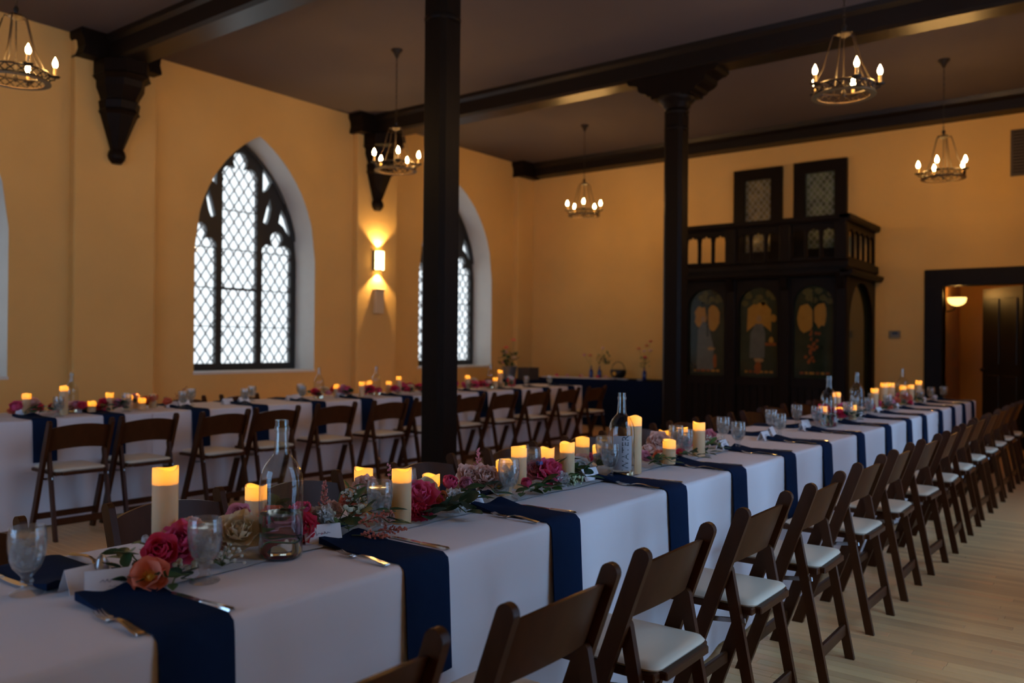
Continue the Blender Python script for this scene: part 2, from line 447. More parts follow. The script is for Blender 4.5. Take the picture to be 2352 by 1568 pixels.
# ------------------------------------------------------------------ windows
def clip(sub, cl):
    out = sub
    for i in range(len(cl)):
        a, b = cl[i], cl[(i + 1) % len(cl)]
        inp, out = out, []
        if not inp: return []
        def side(p): return (b[0] - a[0]) * (p[1] - a[1]) - (b[1] - a[1]) * (p[0] - a[0])
        for k in range(len(inp)):
            p, q = inp[k - 1], inp[k]; sp, sq = side(p), side(q)
            if sq >= 0:
                if sp < 0: out.append((p[0] + (q[0] - p[0]) * sp / (sp - sq), p[1] + (q[1] - p[1]) * sp / (sp - sq)))
                out.append(q)
            elif sp >= 0: out.append((p[0] + (q[0] - p[0]) * sp / (sp - sq), p[1] + (q[1] - p[1]) * sp / (sp - sq)))
    return out
def area(p): return 0.5 * sum(p[i - 1][0] * p[i][1] - p[i][0] * p[i - 1][1] for i in range(len(p)))
mir = lambda P: [(-a, b) for a, b in reversed(P)]
def trefoil(x0, x1, z0, zs, lr, tr, lz, tz):
    c = (x0 + x1) / 2; h = (x1 - x0) / 2
    P = [(x0, z0), (x1, z0), (x1, zs)]
    P += arc(c + h - lr + .005, lz, lr, -35, 125, 8) + arc(c, tz, tr, -25, 205, 10) + arc(c - h + lr - .005, lz, lr, 55, 215, 8)
    return P + [(x0, zs)]
HC = trefoil(-.268, .268, 1.035, 3.42, .125, .115, 3.52, 3.73)
HS = trefoil(.352, .832, 1.035, 2.45, .115, .105, 2.55, 2.745)
HD = [[(.365, 2.96), (.43, 2.93), (.47, 3.02), (.50, 3.16), (.47, 3.30), (.41, 3.12)],
      [(.62, 2.98), (.70, 2.93), (.80, 2.80), (.82, 2.86), (.74, 3.06), (.66, 3.17)],
      [(.355, 3.36), (.44, 3.42), (.50, 3.52), (.44, 3.62), (.355, 3.70)]]
OUT = [(-WA, WZ0), (WA, WZ0), (WA, WS)] + [(archs(WS + 1.55 * i / 14), WS + 1.55 * i / 14) for i in range(1, 14)] + [(0, WS + 1.55)] + [(-archs(WS + 1.55 * i / 14), WS + 1.55 * i / 14) for i in range(13, 0, -1)] + [(-WA, WS)]
CC = [(-.29, 1.0), (.29, 1.0), (.29, 3.62), (.16, 3.82), (0, 3.87), (-.16, 3.82), (-.29, 3.62)]
CS = [(.33, 1.0), (.85, 1.0), (.85, 2.66), (.70, 2.86), (.59, 2.88), (.48, 2.86), (.33, 2.66)]
def window(name, x, yc, single=True, face=1, glass='leaded_glass', leads=True):
    MW = Matrix(((0, 0, 1, x), (1, 0, 0, yc), (0, 1, 0, 0), (0, 0, 0, 1)))
    fr = struct(ob(name, plate_mesh(OUT, [HC, HS, mir(HS)] + HD + [mir(h) for h in HD], .07, MW, 'black_iron_frame')))
    # proud mouldings: mullions and arch rib
    m = MB()
    for s in (-.31, .31): m.prism([(s - .022, WZ0), (s + .022, WZ0), (s + .022, archz(.31) - .05), (s - .022, archz(.31) - .05)], x + face * .03, x + face * .075)
    build('mullion', m, 'black_iron_frame', fr, smooth=False)
    m = MB(); m.tube([(x + face * .04, yc + s, archz(s) - .03) for s in [-WA + .03 + 2 * (WA - .03) * i / 30 for i in range(31)]], .03, 6)
    build('arch_rib', m, 'black_iron_frame', fr)
    m = MB()
    for z in (1.52, 2.02, 2.54, 3.06):
        h = .016 if z == 2.02 else .006
        m.box(x - .012, x + .012, yc - .28, yc + .28, z - h, z + h)
        if z < 2.6:
            for sg in (-1, 1): m.box(x - .012, x + .012, yc + min(sg * .34, sg * .84), yc + max(sg * .34, sg * .84), z - .006, z + .006)
    build('saddle_bar', m, 'black_iron_frame', fr, smooth=False)
    polys = []
    dw, dh = (.148, .212) if leads else (9, 9)
    for reg in (CC, CS, mir(CS)):
        if not leads: polys.append(reg); continue
        cx = sum(p[0] for p in reg[:2]) / 2
        for i in range(-4, 5):
            for j in range(0, 30):
                a = cx + i * dw / 2; z = 1.0 + j * dh / 2
                if (i + j) % 2: continue
                p = clip(reg, [(a - dw / 2, z), (a, z - dh / 2), (a + dw / 2, z), (a, z + dh / 2)])
                if len(p) > 2 and area(p) > .0008: polys.append(p)
    for h in HD:
        for g in (h, mir(h)):
            c = (sum(p[0] for p in g) / len(g), sum(p[1] for p in g) / len(g))
            polys.append([(c[0] + (p[0] - c[0]) * 1.12, c[1] + (p[1] - c[1]) * 1.12) for p in g])
    join = MB()
    for p in polys:
        mb = MB() if single else join
        dx = rnd.uniform(-.003, .003)
        vs = [(x - .004 + dx, yc + a, z) for a, z in p]
        mb.add(vs, [tuple(range(len(vs)))])
        if single: build('pane', mb, glass, fr, smooth=False)
    if not single: build('pane', join, glass, fr, smooth=False)
    if not leads: return fr
    seen = set(); m = MB()
    for p in polys:
        for i in range(len(p)):
            a, b = p[i - 1], p[i]
            key = (round((a[0] + b[0]) * 100), round((a[1] + b[1]) * 100))
            if key in seen: continue
            seen.add(key)
            d = Vector((b[0] - a[0], b[1] - a[1]))
            if d.length < .01: continue
            nn = Vector((-d.y, d.x)).normalized() * .0068
            q = [(a[0] - nn.x, a[1] - nn.y), (b[0] - nn.x, b[1] - nn.y), (b[0] + nn.x, b[1] + nn.y), (a[0] + nn.x, a[1] + nn.y)]
            m.prism([(yc + u, v) for u, v in q], x - .008, x + .008)
    build('leading', m, 'lead', fr, smooth=False)
    return fr
window('window_1', -9.70, 2.74, False)
window('window_2', -9.70, 6.67, True)
window('window_3', -9.70, 10.60, True)

# ------------------------------------------------------------------ beams, corbels, columns
def beam(name, y0, y1, z0):
    b = MB(); c = .03
    prof = [(y0 + c, z0), (y1 - c, z0), (y1, z0 + c), (y1, ZC - .09), (y1 + .03, ZC - .05), (y1 + .035, ZC), (y0 - .035, ZC), (y0 - .03, ZC - .05), (y0, ZC - .09), (y0, z0 + c)]
    b.prism(prof, XL, XR, 'x')
    return struct(build(name, b, 'beam_oak', smooth=False))
beam('trim_1', 4.54, 4.86, 4.35); beam('trim_2', 8.46, 8.79, 4.35); beam('trim_4', 0.62, 0.94, 4.35)
b = MB(); b.prism([(YB - .17, 4.40), (YB + .01, 4.37), (YB + .01, ZC), (YB - .24, ZC), (YB - .22, ZC - .06), (YB - .17, ZC - .10)], XL, XR, 'x')
struct(build('trim_3', b, 'beam_oak', smooth=False))

def corbel(yc, label):
    t = thing('wall_corbel', label, 'corbel', (XL + .11, yc, 4.35), group='carved corbels under the ceiling beams')
    cap = MB()   # moulded cap block against the wall
    prof = [(-.46, .28), (-.46, .22), (-.43, .17), (-.42, .10), (-.44, .03), (-.44, .0), (.44, .0), (.44, .03), (.42, .10), (.43, .17), (.46, .22), (.46, .28)]
    cap.prism(prof, -.10, .17, 'x'); build('cap_block', cap, 'dark_oak', t, smooth=False)
    body = MB()
    def hexa(w, d, z):
        w *= .74
        return [(-.1, -w, z), (d * .55, -w, z), (d, -w * .45, z), (d, w * .45, z), (d * .55, w, z), (-.1, w, z)]
    lv = [(.34, .44, 0.0), (.34, .44, -.14), (.36, .46, -.16), (.30, .38, -.20), (.30, .36, -.27), (.25, .30, -.36), (.235, .27, -.40), (.265, .29, -.42), (.25, .27, -.50), (.265, .29, -.53), (.235, .25, -.56), (.085, .10, -.92), (.075, .09, -.94)]
    vs = []; fs = []
    for w, d, z in lv: vs += hexa(w, d, z)
    for k in range(len(lv) - 1):
        for i in range(6): fs.append((k * 6 + i, k * 6 + (i + 1) % 6, k * 6 + 6 + (i + 1) % 6, k * 6 + 6 + i))
    fs.append(tuple(range(5, -1, -1))[::-1])
    body.add(vs, fs); build('bracket', body, 'dark_oak', t, smooth=False)
    k = MB(); k.lathe([(0, -1.08), (.05, -1.075), (.085, -1.03), (.095, -.99), (.085, -.95), (.07, -.92), (0, -.92)], 14, Matrix.Translation((.03, 0, 0)))
    build('drop_knob', k, 'dark_oak', t)
corbel(4.70, 'dark carved wooden corbel high on the wall left of the wide arched window')
corbel(8.63, 'dark carved wooden corbel above the lit wall sconce')
b = thing('beam_block', 'dark moulded beam end block in the far left corner under the ceiling', 'beam end', (XL + .1, 12.32, 4.36))
cap = MB(); cap.prism([(-.24, .27), (-.24, .21), (-.21, .16), (-.20, .08), (-.22, .0), (.27, .0), (.27, .27)], -.11, .16, 'x')
build('block', cap, 'dark_oak', b, smooth=False)

def column(yc, label):
    t = thing('column', label, 'column', (-4.27, yc, 0), group='dark wooden columns under the beams')
    c = .036; h = .112
    b = MB()
    P = [(-h + c, -h), (h - c, -h), (h, -h + c), (h, h - c), (h - c, h), (-h + c, h), (-h, h - c), (-h, -h + c)]
    b.prism(P, .30, 3.96, 'z'); build('shaft', b, 'dark_oak', t, smooth=False)
    b = MB(); b.cbox(-.16, .16, -.16, .16, .016, .26, .02); b.cbox(-.135, .135, -.135, .135, .26, .31, .015)
    build('base', b, 'dark_oak', t, smooth=False)
    b = MB(); b.lathe([(.118, 3.73), (.135, 3.74), (.14, 3.76), (.135, 3.78), (.118, 3.79)], 24); build('ring', b, 'dark_oak', t)
    b = MB(); b.lathe([(.11, 3.90), (.135, 3.92), (.14, 3.95), (.125, 3.975), (.15, 4.0), (.155, 4.03), (.19, 4.06), (.215, 4.10), (.215, 4.12), (0, 4.12)], 24)
    build('capital', b, 'dark_oak', t)
    prof = [(-.24, 4.10), (.24, 4.10), (.24, 4.13), (.285, 4.14), (.31, 4.17), (.37, 4.19), (.41, 4.22), (.42, 4.27), (.46, 4.29), (.52, 4.30), (.55, 4.33), (.55, 4.36)]
    prof += [(-a, z) for a, z in reversed(prof[2:])]
    b = MB(); b.prism(prof, -.165, .165, 'y'); build('bolster', b, 'dark_oak', t, smooth=False)
column(4.70, 'near dark wooden column in front of the left dining table')
column(8.63, 'far dark wooden column with bracketed capital beside the panelled balcony')

# ------------------------------------------------------------------ balcony screen on the back wall
YS = 11.13
bal = thing('balcony_screen', 'dark carved wooden balcony with arched painted panels below on the back wall', 'balcony', (0, YS, 0))
BX0, BX1 = -5.50, -3.10
MF = Matrix(((1, 0, 0, 0), (0, 0, -1, 0), (0, 1, 0, 0), (0, 0, 0, 1)))      # plate xy -> xz
posts = [-5.42, -4.66, -3.90, -3.17]
def bpart(name, mb, m='dark_oak', parent=None, smooth=False): return build(name, mb, m, parent or bal, smooth=smooth)
m = MB(); m.box(BX0, BX1, -.02, YB - YS - .01, 2.30, 2.36); m.prism([(-.05, 2.36), (YB - YS, 2.36), (YB - YS, 2.46), (0, 2.46), (-.05, 2.43)], BX0, BX1 + .03, 'x'); bpart('balcony_floor', m)
m = MB(); m.prism([(-.07, 2.24), (.06, 2.24), (.06, 2.31), (-.10, 2.31), (-.10, 2.28)], BX0, BX1 + .05, 'x'); bpart('cornice', m)
m = MB(); m.prism([(-.035, 2.95), (.075, 2.95), (.085, 2.98), (.085, 3.03), (-.05, 3.03), (-.05, 2.98)], BX0, BX1 + .03, 'x'); bpart('top_rail', m)
m = MB(); m.prism([(BX1 - .075, 2.95), (BX1 + .035, 2.95), (BX1 + .05, 2.98), (BX1 + .05, 3.03), (BX1 - .085, 3.03), (BX1 - .085, 2.98)], -.05, YB - YS, 'y'); bpart('side_rail', m)
m = MB(); m.prism([(BX1 - .06, 2.24), (BX1 + .07, 2.24), (BX1 + .10, 2.28), (BX1 + .10, 2.31), (BX1 - .06, 2.31)], -.10, YB - YS, 'y'); bpart('side_cornice', m)
for x in posts:
    m = MB(); m.cbox(x - .075, x + .075, -.03, .09, 2.46, 2.96, .012); bpart('balcony_post', m)
    m = MB(); m.cbox(x - .07, x + .07, -.01, .13, 0, 2.26, .014); bpart('screen_post', m)
    m = MB(); m.prism([(-.085, 2.24), (-.03, 2.10), (0, 2.06), (0, 2.24)], x - .05, x + .05, 'x'); bpart('post_bracket', m)
def cusped(x0, x1, z0, z1):
    c = (x0 + x1) / 2; h = (x1 - x0) / 2
    return [(x0, z0), (x1, z0), (x1, z1 - h * .9)] + arc(c + h * .45, z1 - h * .55, h * .5, -20, 110, 5) + arc(c, z1 - h * .2, h * .35, 0, 180, 6) + arc(c - h * .45, z1 - h * .55, h * .5, 70, 200, 5) + [(x0, z1 - h * .9)]
for k in range(3):
    x0, x1 = posts[k] + .07, posts[k + 1] - .07
    w = (x1 - x0) / 3
    holes = [cusped(x0 + w * i + .022, x0 + w * (i + 1) - .022, 2.50, 2.86) for i in range(3)]
    me = plate_mesh([(x0 - .01, 2.44), (x1 + .01, 2.44), (x1 + .01, 2.97), (x0 - .01, 2.97)], holes, .035, Matrix.Translation((0, .03, 0)) @ MF, 'dark_oak')
    ob('baluster_panel', me, bal)
    for i in (1, 2):
        m = MB(); m.lathe([(.022, 2.46), (.014, 2.5), (.013, 2.6), (.019, 2.66), (.013, 2.72), (.014, 2.84), (.02, 2.86)], 8, Matrix.Translation((x0 + w * i, .005, 0))); bpart('baluster', m, smooth=True)
    # lower arched bay
    c = (x0 + x1) / 2; r = (x1 - x0) / 2 - .035
    hole = [(c - r, .90), (c + r, .90)] + arc(c, 2.13 - r, r, 0, 180, 18)
    me = plate_mesh([(x0 - .02, .78), (x1 + .02, .78), (x1 + .02, 2.26), (x0 - .02, 2.26)], [hole], .05, Matrix.Translation((0, .05, 0)) @ MF, 'dark_oak')
    ob('arch_frame', me, bal)
    pan = ob('painted_panel', plate_mesh([(c - r - .02, .87), (c + r + .02, .87), (c + r + .02, 2.16), (c - r - .02, 2.16)], [], .012, Matrix.Translation((0, .085, 0)) @ MF, 'panel_green'), bal)
    def paint(poly, mt, lift=.001, nm='painted_shape'):
        ob(nm, plate_mesh([(c + a, z) for a, z in poly], [], .0015, Matrix.Translation((0, .0785 - lift, 0)) @ MF, mt), pan)
    rr = random.Random(20 + k)
    def blob(cx, cz, ra, rb, n=14, j=.18): return [(cx + ra * (1 + rr.uniform(-j, j)) * math.cos(2 * PI * i / n), cz + rb * (1 + rr.uniform(-j, j)) * math.sin(2 * PI * i / n)) for i in range(n)]
    for q in range(9): paint(blob(rr.uniform(-.22, .22), rr.uniform(1.9, 2.06), .05, .04), 'paint_olive', .0005 + q * .0001, 'painted_leaf')
    if k == 0:
        paint(blob(-.10, 1.74, .09, .15), 'paint_gold'); paint(blob(.09, 1.72, .10, .18, j=.08), 'paint_gold')
        paint([(-.005, 1.45), (.02, 1.45), (.015, 1.98), (0, 1.98)], 'panel_green', .003, 'painted_trunk')
        paint([(-.16, .98), (.10, .98), (.10, 1.3), (.02, 1.62), (-.06, 1.68), (-.14, 1.55)], 'paint_robe', .002, 'painted_robe'); paint(blob(-.06, 1.70, .03, .04), 'paint_skin', .003)
        paint(blob(.06, 1.28, .055, .025), 'paint_skin', .003); paint(blob(.12, 1.10, .03, .10), 'paint_rust', .003)
    elif k == 1:
        paint([(-.17, 1.52), (-.16, 1.84), (-.05, 1.92), (.08, 1.92), (.17, 1.82), (.17, 1.52), (.08, 1.60), (-.08, 1.60)], 'paint_gold')
        paint([(-.13, 1.16), (.08, 1.16), (.09, 1.5), (.05, 1.63), (-.05, 1.63), (-.12, 1.5)], 'paint_robe', .002, 'painted_robe'); paint(blob(0, 1.70, .035, .05), 'paint_skin', .003)
        paint(blob(.0, 1.13, .07, .03), 'paint_skin', .003); paint(blob(-.01, 1.03, .05, .09), 'paint_rust', .003)
        paint(blob(.20, 1.70, .045, .05), 'paint_gold'); paint(blob(.17, 1.40, .03, .05), 'paint_gold'); paint([(.09, 1.33), (.24, 1.33), (.24, 1.37), (.09, 1.37)], 'paint_rust', .002)
    else:
        paint(blob(-.11, 1.70, .11, .19, j=.08), 'paint_gold'); paint(blob(.08, 1.74, .09, .17), 'paint_gold')
        paint([(-.02, 1.4), (.01, 1.4), (.0, 2.0), (-.015, 2.0)], 'panel_green', .003, 'painted_trunk')
        for q in range(22): paint(blob(.03 - .10 * (q / 22) + rr.uniform(-.06, .06), 1.52 - .42 * (q / 22) + rr.uniform(-.03, .03), .022, .022, 8), 'paint_rust', .002 + q * .0001, 'painted_grape')
    xx = -r + .08
    while xx < r - .08:
        wd = rr.uniform(.03, .07); paint([(xx, .955), (xx + wd, .955), (xx + wd, .985), (xx, .985)], 'paint_gold' if rr.random() < .5 else 'paint_rust', .002, 'lettering_band'); xx += wd + .02
    # wainscot boards
    nb = 6
    for i in range(nb):
        m = MB(); m.cbox(x0 + (x1 - x0) * i / nb + .004, x0 + (x1 - x0) * (i + 1) / nb - .004, .04, .07, .08, .78, .004); bpart('wainscot_board', m)
    m = MB(); m.box(x0, x1, .06, .08, 0, .80); m.box(x0, x1, .01, .07, 0.016, .10); bpart('plinth', m)
# right-hand side of the enclosure
SY = YB - YS
MS = Matrix(((0, 0, 1, BX1 - .04), (1, 0, 0, 0), (0, 1, 0, 0), (0, 0, 0, 1)))
w = (SY - .2) / 5
holes = [cusped(.16 + w * i + .02, .16 + w * (i + 1) - .02, 2.50, 2.86) for i in range(5)]
ob('side_baluster_panel', plate_mesh([(.05, 2.44), (SY, 2.44), (SY, 2.97), (.05, 2.97)], holes, .035, MS, 'dark_oak'), bal)
hole = [(.20, .25), (SY - .12, .25)] + arc((.20 + SY - .12) / 2, 1.62, (SY - .32) / 2, 0, 180, 16)
ob('side_arch', plate_mesh([(.05, 0.016), (SY, 0.016), (SY, 2.26), (.05, 2.26)], [hole], .05, MS, 'dark_oak'), bal)
m = MB(); m.box(BX1 - .09, BX1 - .075, .1, SY, .016, 2.26); bpart('side_glass', m, 'panel_green')
m = MB(); m.box(BX0 + .02, BX0 + .06, .05, SY, .016, 2.3); bpart('left_end_panel', m)

# two framed lattice windows above the balcony
def lattice(x0, x1, z1, gm, label):
    z0 = 2.60
    t = thing('lattice_window', label, 'lattice window', ((x0 + x1) / 2, YB, z0), group='framed lattice windows over the balcony')
    h = (x1 - x0) / 2; H = z1 - z0
    ob('frame', plate_mesh([(-h, 0), (h, 0), (h, H), (-h, H)], [[(-h + .17, .17), (h - .17, .17), (h - .17, H - .17), (-h + .17, H - .17)]], .07, Matrix.Translation((0, -.035, 0)) @ MF, 'dark_oak'), t)
    reg = [(-h + .16, .16), (h - .16, .16), (h - .16, H - .16), (-h + .16, H - .16)]
    ld = MB()
    for i in range(-9, 10):
        for j in range(0, 34):
            if (i + j) % 2: continue
            a, z = i * .045, j * .055
            p = clip(reg, [(a - .045, z), (a, z - .055), (a + .045, z), (a, z + .055)])
            if len(p) < 3 or area(p) < .0003: continue
            mb = MB(); c = (sum(q[0] for q in p) / len(p), sum(q[1] for q in p) / len(p))
            tl = rr.uniform(-.05, .05)
            mb.add([(c[0] + (q[0] - c[0]) * .9, -.012 + (q[0] - c[0]) * tl, c[1] + (q[1] - c[1]) * .9) for q in p], [tuple(range(len(p)))])
            build('pane', mb, gm, t, smooth=False)
    mb = MB(); mb.box(-h + .15, h - .15, -.010, -.004, .15, H - .15); build('backing', mb, 'lead', t, smooth=False)
lattice(-5.21, -4.45, 4.055, 'lattice_pane', 'smaller-looking left framed lattice window above the balcony rail')
lattice(-4.27, -3.50, 4.065, 'lattice_pane_green', 'right framed lattice window with greener glass above the balcony rail')

# door
dt = struct(bpy.data.objects.new('door_1', None)); COL.objects.link(dt)
build('door_jamb', MB().cbox(DX0 - .23, DX0, YB - .045, YB + .19, .016, DZ + .22, .01), 'dark_oak', dt, smooth=False)
build('door_jamb', MB().cbox(DX1, DX1 + .23, YB - .045, YB + .19, .016, DZ + .22, .01), 'dark_oak', dt, smooth=False)
build('door_head', MB().cbox(DX0 - .23, DX1 + .23, YB - .05, YB + .19, DZ, DZ + .225, .01), 'dark_oak', dt, smooth=False)
leaf = MB(); leaf.box(-.86, 0, -.022, .022, .02, DZ - .01)
for a0, a1, z0, z1 in ((-.76, -.48, .2, .95), (-.38, -.1, .2, .95), (-.76, -.48, 1.1, 2.0), (-.38, -.1, 1.1, 2.0)): leaf.cbox(a0, a1, -.034, -.02, z0, z1, .008)
lo = build('door_leaf', leaf, 'door_black', dt, smooth=False); lo.location = (DX1 - .01, YB + .15, 0); lo.rotation_euler = (0, 0, -math.radians(50))
kn = MB(); kn.lathe([(0, 0), (.022, .004), (.012, .012), (.01, .03), (.024, .042), (.026, .055), (.015, .066), (0, .068)], 14, Matrix.Translation((-.80, -.022, 1.02)) @ Matrix.Rotation(PI / 2, 4, 'X'))
build('door_knob', kn, 'iron_black', lo)

# vent, thermostat, plaque
t = thing('wall_vent', 'dark louvred vent grille high on the back wall at the right edge', 'vent', (-1.46, YB, 3.56))
build('vent_frame', MB().box(0, .9, -.025, 0, 0, .60), 'vent_grey', t, smooth=False)
for i in range(14): build('slat', MB().add([(.03, -.04, .035 + i * .04), (.87, -.04, .035 + i * .04), (.87, -.02, .062 + i * .04), (.03, -.02, .062 + i * .04), (.03, -.036, .033 + i * .04), (.87, -.036, .033 + i * .04), (.87, -.018, .058 + i * .04), (.03, -.018, .058 + i * .04)], [(0, 1, 2, 3), (7, 6, 5, 4), (0, 4, 5, 1), (2, 6, 7, 3)]), 'vent_grey', t, smooth=False)
t = thing('thermostat', 'small thermostat on the back wall left of the door', 'thermostat', (-2.85, YB, 1.50))
build('housing', MB().cbox(-.075, .075, -.03, 0, -.045, .055, .008), 'plastic_grey', t, smooth=False)
build('display', MB().box(-.03, .045, -.033, -.03, .0, .04), 'screen_black', t, smooth=False)

# ------------------------------------------------------------------ chandeliers
def make_chandelier():
    t = thing('chandelier', '', 'chandelier', (0, 0, 0), group='iron ring chandeliers with five candle bulbs')
    R0 = .225
    m = MB()
    for z, r in ((.0, .010), (.065, .008)): m.torus(R0, r, z, 48, 6)
    N = 20
    for i in range(N):
        for sg in (0, 1):
            a0, a1 = 2 * PI * i / N, 2 * PI * (i + 1) / N
            z0, z1 = (.004, .062) if sg else (.062, .004)
            m.tube([(R0 * math.cos(a0), R0 * math.sin(a0), z0), (R0 * math.cos(a1), R0 * math.sin(a1), z1)], .0045, 4, cap=False)
    build('ring', m, 'iron_black', t)
    m = MB(); m.lathe([(R0 - .035, -.010), (R0 + .012, -.010), (R0 + .012, -.004), (R0 - .035, -.004), (R0 - .035, -.010)], 48); build('lower_flange', m, 'flange_lit', t)
    m = MB(); m.lathe([(.0, .55), (.012, .55), (.02, .53), (.012, .50), (.05, .485), (.055, .47), (.03, .455), (.0, .44)], 12); build('hub', m, 'iron_black', t)
    m = MB(); m.tube([(0, 0, .45), (0, 0, .03)], .006, 6); m.lathe([(0, -.02), (.014, -.005), (.02, .02), (.01, .04), (0, .04)], 10); build('spindle', m, 'iron_black', t)
    for k in range(5):
        a = 2 * PI * k / 5 + .3; ca, sa = math.cos(a), math.sin(a)
        m = MB(); m.tube([(.05 * ca, .05 * sa, .47), (.075 * ca, .075 * sa, .475), (.09 * ca, .09 * sa, .44), (.15 * ca, .15 * sa, .22), (R0 * ca, R0 * sa, .07)], .0055, 5); build('rod', m, 'iron_black', t)
        b = a + PI / 5; cb, sb = math.cos(b), math.sin(b); rc = R0 + .035
        m = MB(); m.tube([(R0 * cb, R0 * sb, .03), (rc * cb, rc * sb, .04), (rc * cb, rc * sb, .06)], .006, 5)
        m.lathe([(0, .055), (.030, .058), (.038, .068), (.036, .070), (.0, .066)], 14, Matrix.Translation((rc * cb, rc * sb, 0)))
        cup = build('cup', m, 'iron_black', t)
        m = MB(); m.lathe([(.0, .066), (.0125, .066), (.0125, .135), (.0, .137)], 12, Matrix.Translation((rc * cb, rc * sb, 0))); build('candle_sleeve', m, 'sleeve_cream', t)
        m = MB(); m.lathe([(0, .137), (.011, .139), (.017, .152), (.0185, .165), (.015, .180), (.008, .196), (.003, .208), (0, .214)], 12, Matrix.Translation((rc * cb, rc * sb, 0))); build('bulb', m, 'bulb_warm', t)
    m = MB()
    H = ZC - 3.27
    m.lathe([(0, H), (.062, H), (.062, H - .012), (.03, H - .05), (.014, H - .09), (0, H - .10)], 20); build('canopy', m, 'iron_black', t)
    m = MB(); z = .55; q = 0
    while z < H - .09:
        M = Matrix.Translation((0, 0, z + .02)) @ Matrix.Rotation(PI / 2 * q, 4, 'Z') @ Matrix.Rotation(PI / 2, 4, 'X') @ Matrix.Diagonal((.6, 1.35, 1, 1))
        m.torus(.016, .0035, 0, 10, 4, M); z += .036; q += 1
    build('chain', m, 'iron_black', t)
    return t
ch = make_chandelier()
CH = [(-6.78, 2.72, 'ring chandelier cut off by the top left corner of the picture'),
      (-6.78, 6.70, 'ring chandelier hanging left of the near column'),
      (-6.80, 10.68, 'ring chandelier between the two columns, farthest back on the left'),
      (-1.90, 6.70, 'largest ring chandelier at the upper right, nearest on that side'),
      (-1.90, 10.63, 'ring chandelier hanging before the back wall above the doorway'),
      (-1.90, 2.72, 'ring chandelier above the near end of the aisle table, above the picture'),
      ]
for i, (x, y, lb) in enumerate(CH):
    o = ch if i == 0 else copy_tree(ch)
    o.location = (x, y, 3.27); o.rotation_euler = (0, 0, (0.25, .9, .55, 1.9, 1.2, .4)[i]); o['label'] = lb

# ------------------------------------------------------------------ wall lights
t = thing('wall_sconce', 'lit wall sconce glowing up and down between the arched windows', 'sconce', (XL + .11, 8.67, 2.40))
build('back_plate', MB().box(0, .02, -.075, .075, 0, .28), 'iron_black', t, smooth=False)
for sg in (-1, 1): build('side_bar', MB().box(.0, .035, sg * .085 - .005, sg * .085 + .005, -.01, .29), 'iron_black', t, smooth=False)
for z in (.005, .145):
    m = MB(); pts = [(.02 + .09 * math.sin(PI * i / 10), -.078 * math.cos(PI * i / 10)) for i in range(11)]
    m.add([(a, b, z) for a, b in pts] + [(a, b, z + .13) for a, b in pts], [(i, i + 1, 12 + i, 11 + i) for i in range(10)])
    build('glass_shade', m, 'sconce_glass', t)
for z, ang in ((.31, 0), (-.03, PI)):
    d = bpy.data.lights.new('sconce_lamp', 'SPOT'); d.energy = 40; d.color = (1, .62, .24); d.spot_size = math.radians(110); d.spot_blend = .4; d.shadow_soft_size = .02
    o = bpy.data.objects.new('sconce_lamp', d); COL.objects.link(o); o.parent = t; o.location = (.06, 0, z); o.rotation_euler = (PI - ang, 0, 0)
t = thing('wall_box', 'plain cream box on the wall directly below the lit sconce', 'wall box', (XL + .11, 8.67, 1.76))
build('box_body', MB().cbox(0, .07, -.085, .085, 0, .34, .008), 'plate_cream', t, smooth=False)
build('box_lid', MB().cbox(0, .085, -.095, .095, .34, .365, .006), 'plate_cream', t, smooth=False)
t = thing('hall_sconce', 'glowing glass bowl sconce in the corridor beyond the doorway', 'sconce', (hx0, 13.30, 1.90))
build('arm', MB().tube([(0, 0, -.05), (.06, 0, -.06), (.13, 0, -.04), (.16, 0, .02)], .012, 6).lathe([(0, -.05), (.05, -.05), (.05, .03), (0, .03)], 10, Matrix.Rotation(PI / 2, 4, 'Y')), 'iron_black', t)
m = MB(); m.lathe([(.02, .02), (.07, .035), (.11, .07), (.125, .13), (.12, .135)], 20, Matrix.Translation((.17, 0, 0))); build('glass_bowl', m, 'hall_glass', t)
d = bpy.data.lights.new('hall_lamp', 'POINT'); d.energy = 5; d.color = (1, .55, .14); d.shadow_soft_size = .05
o = bpy.data.objects.new('hall_lamp', d); COL.objects.link(o); o.parent = t; o.location = (.17, 0, .17)

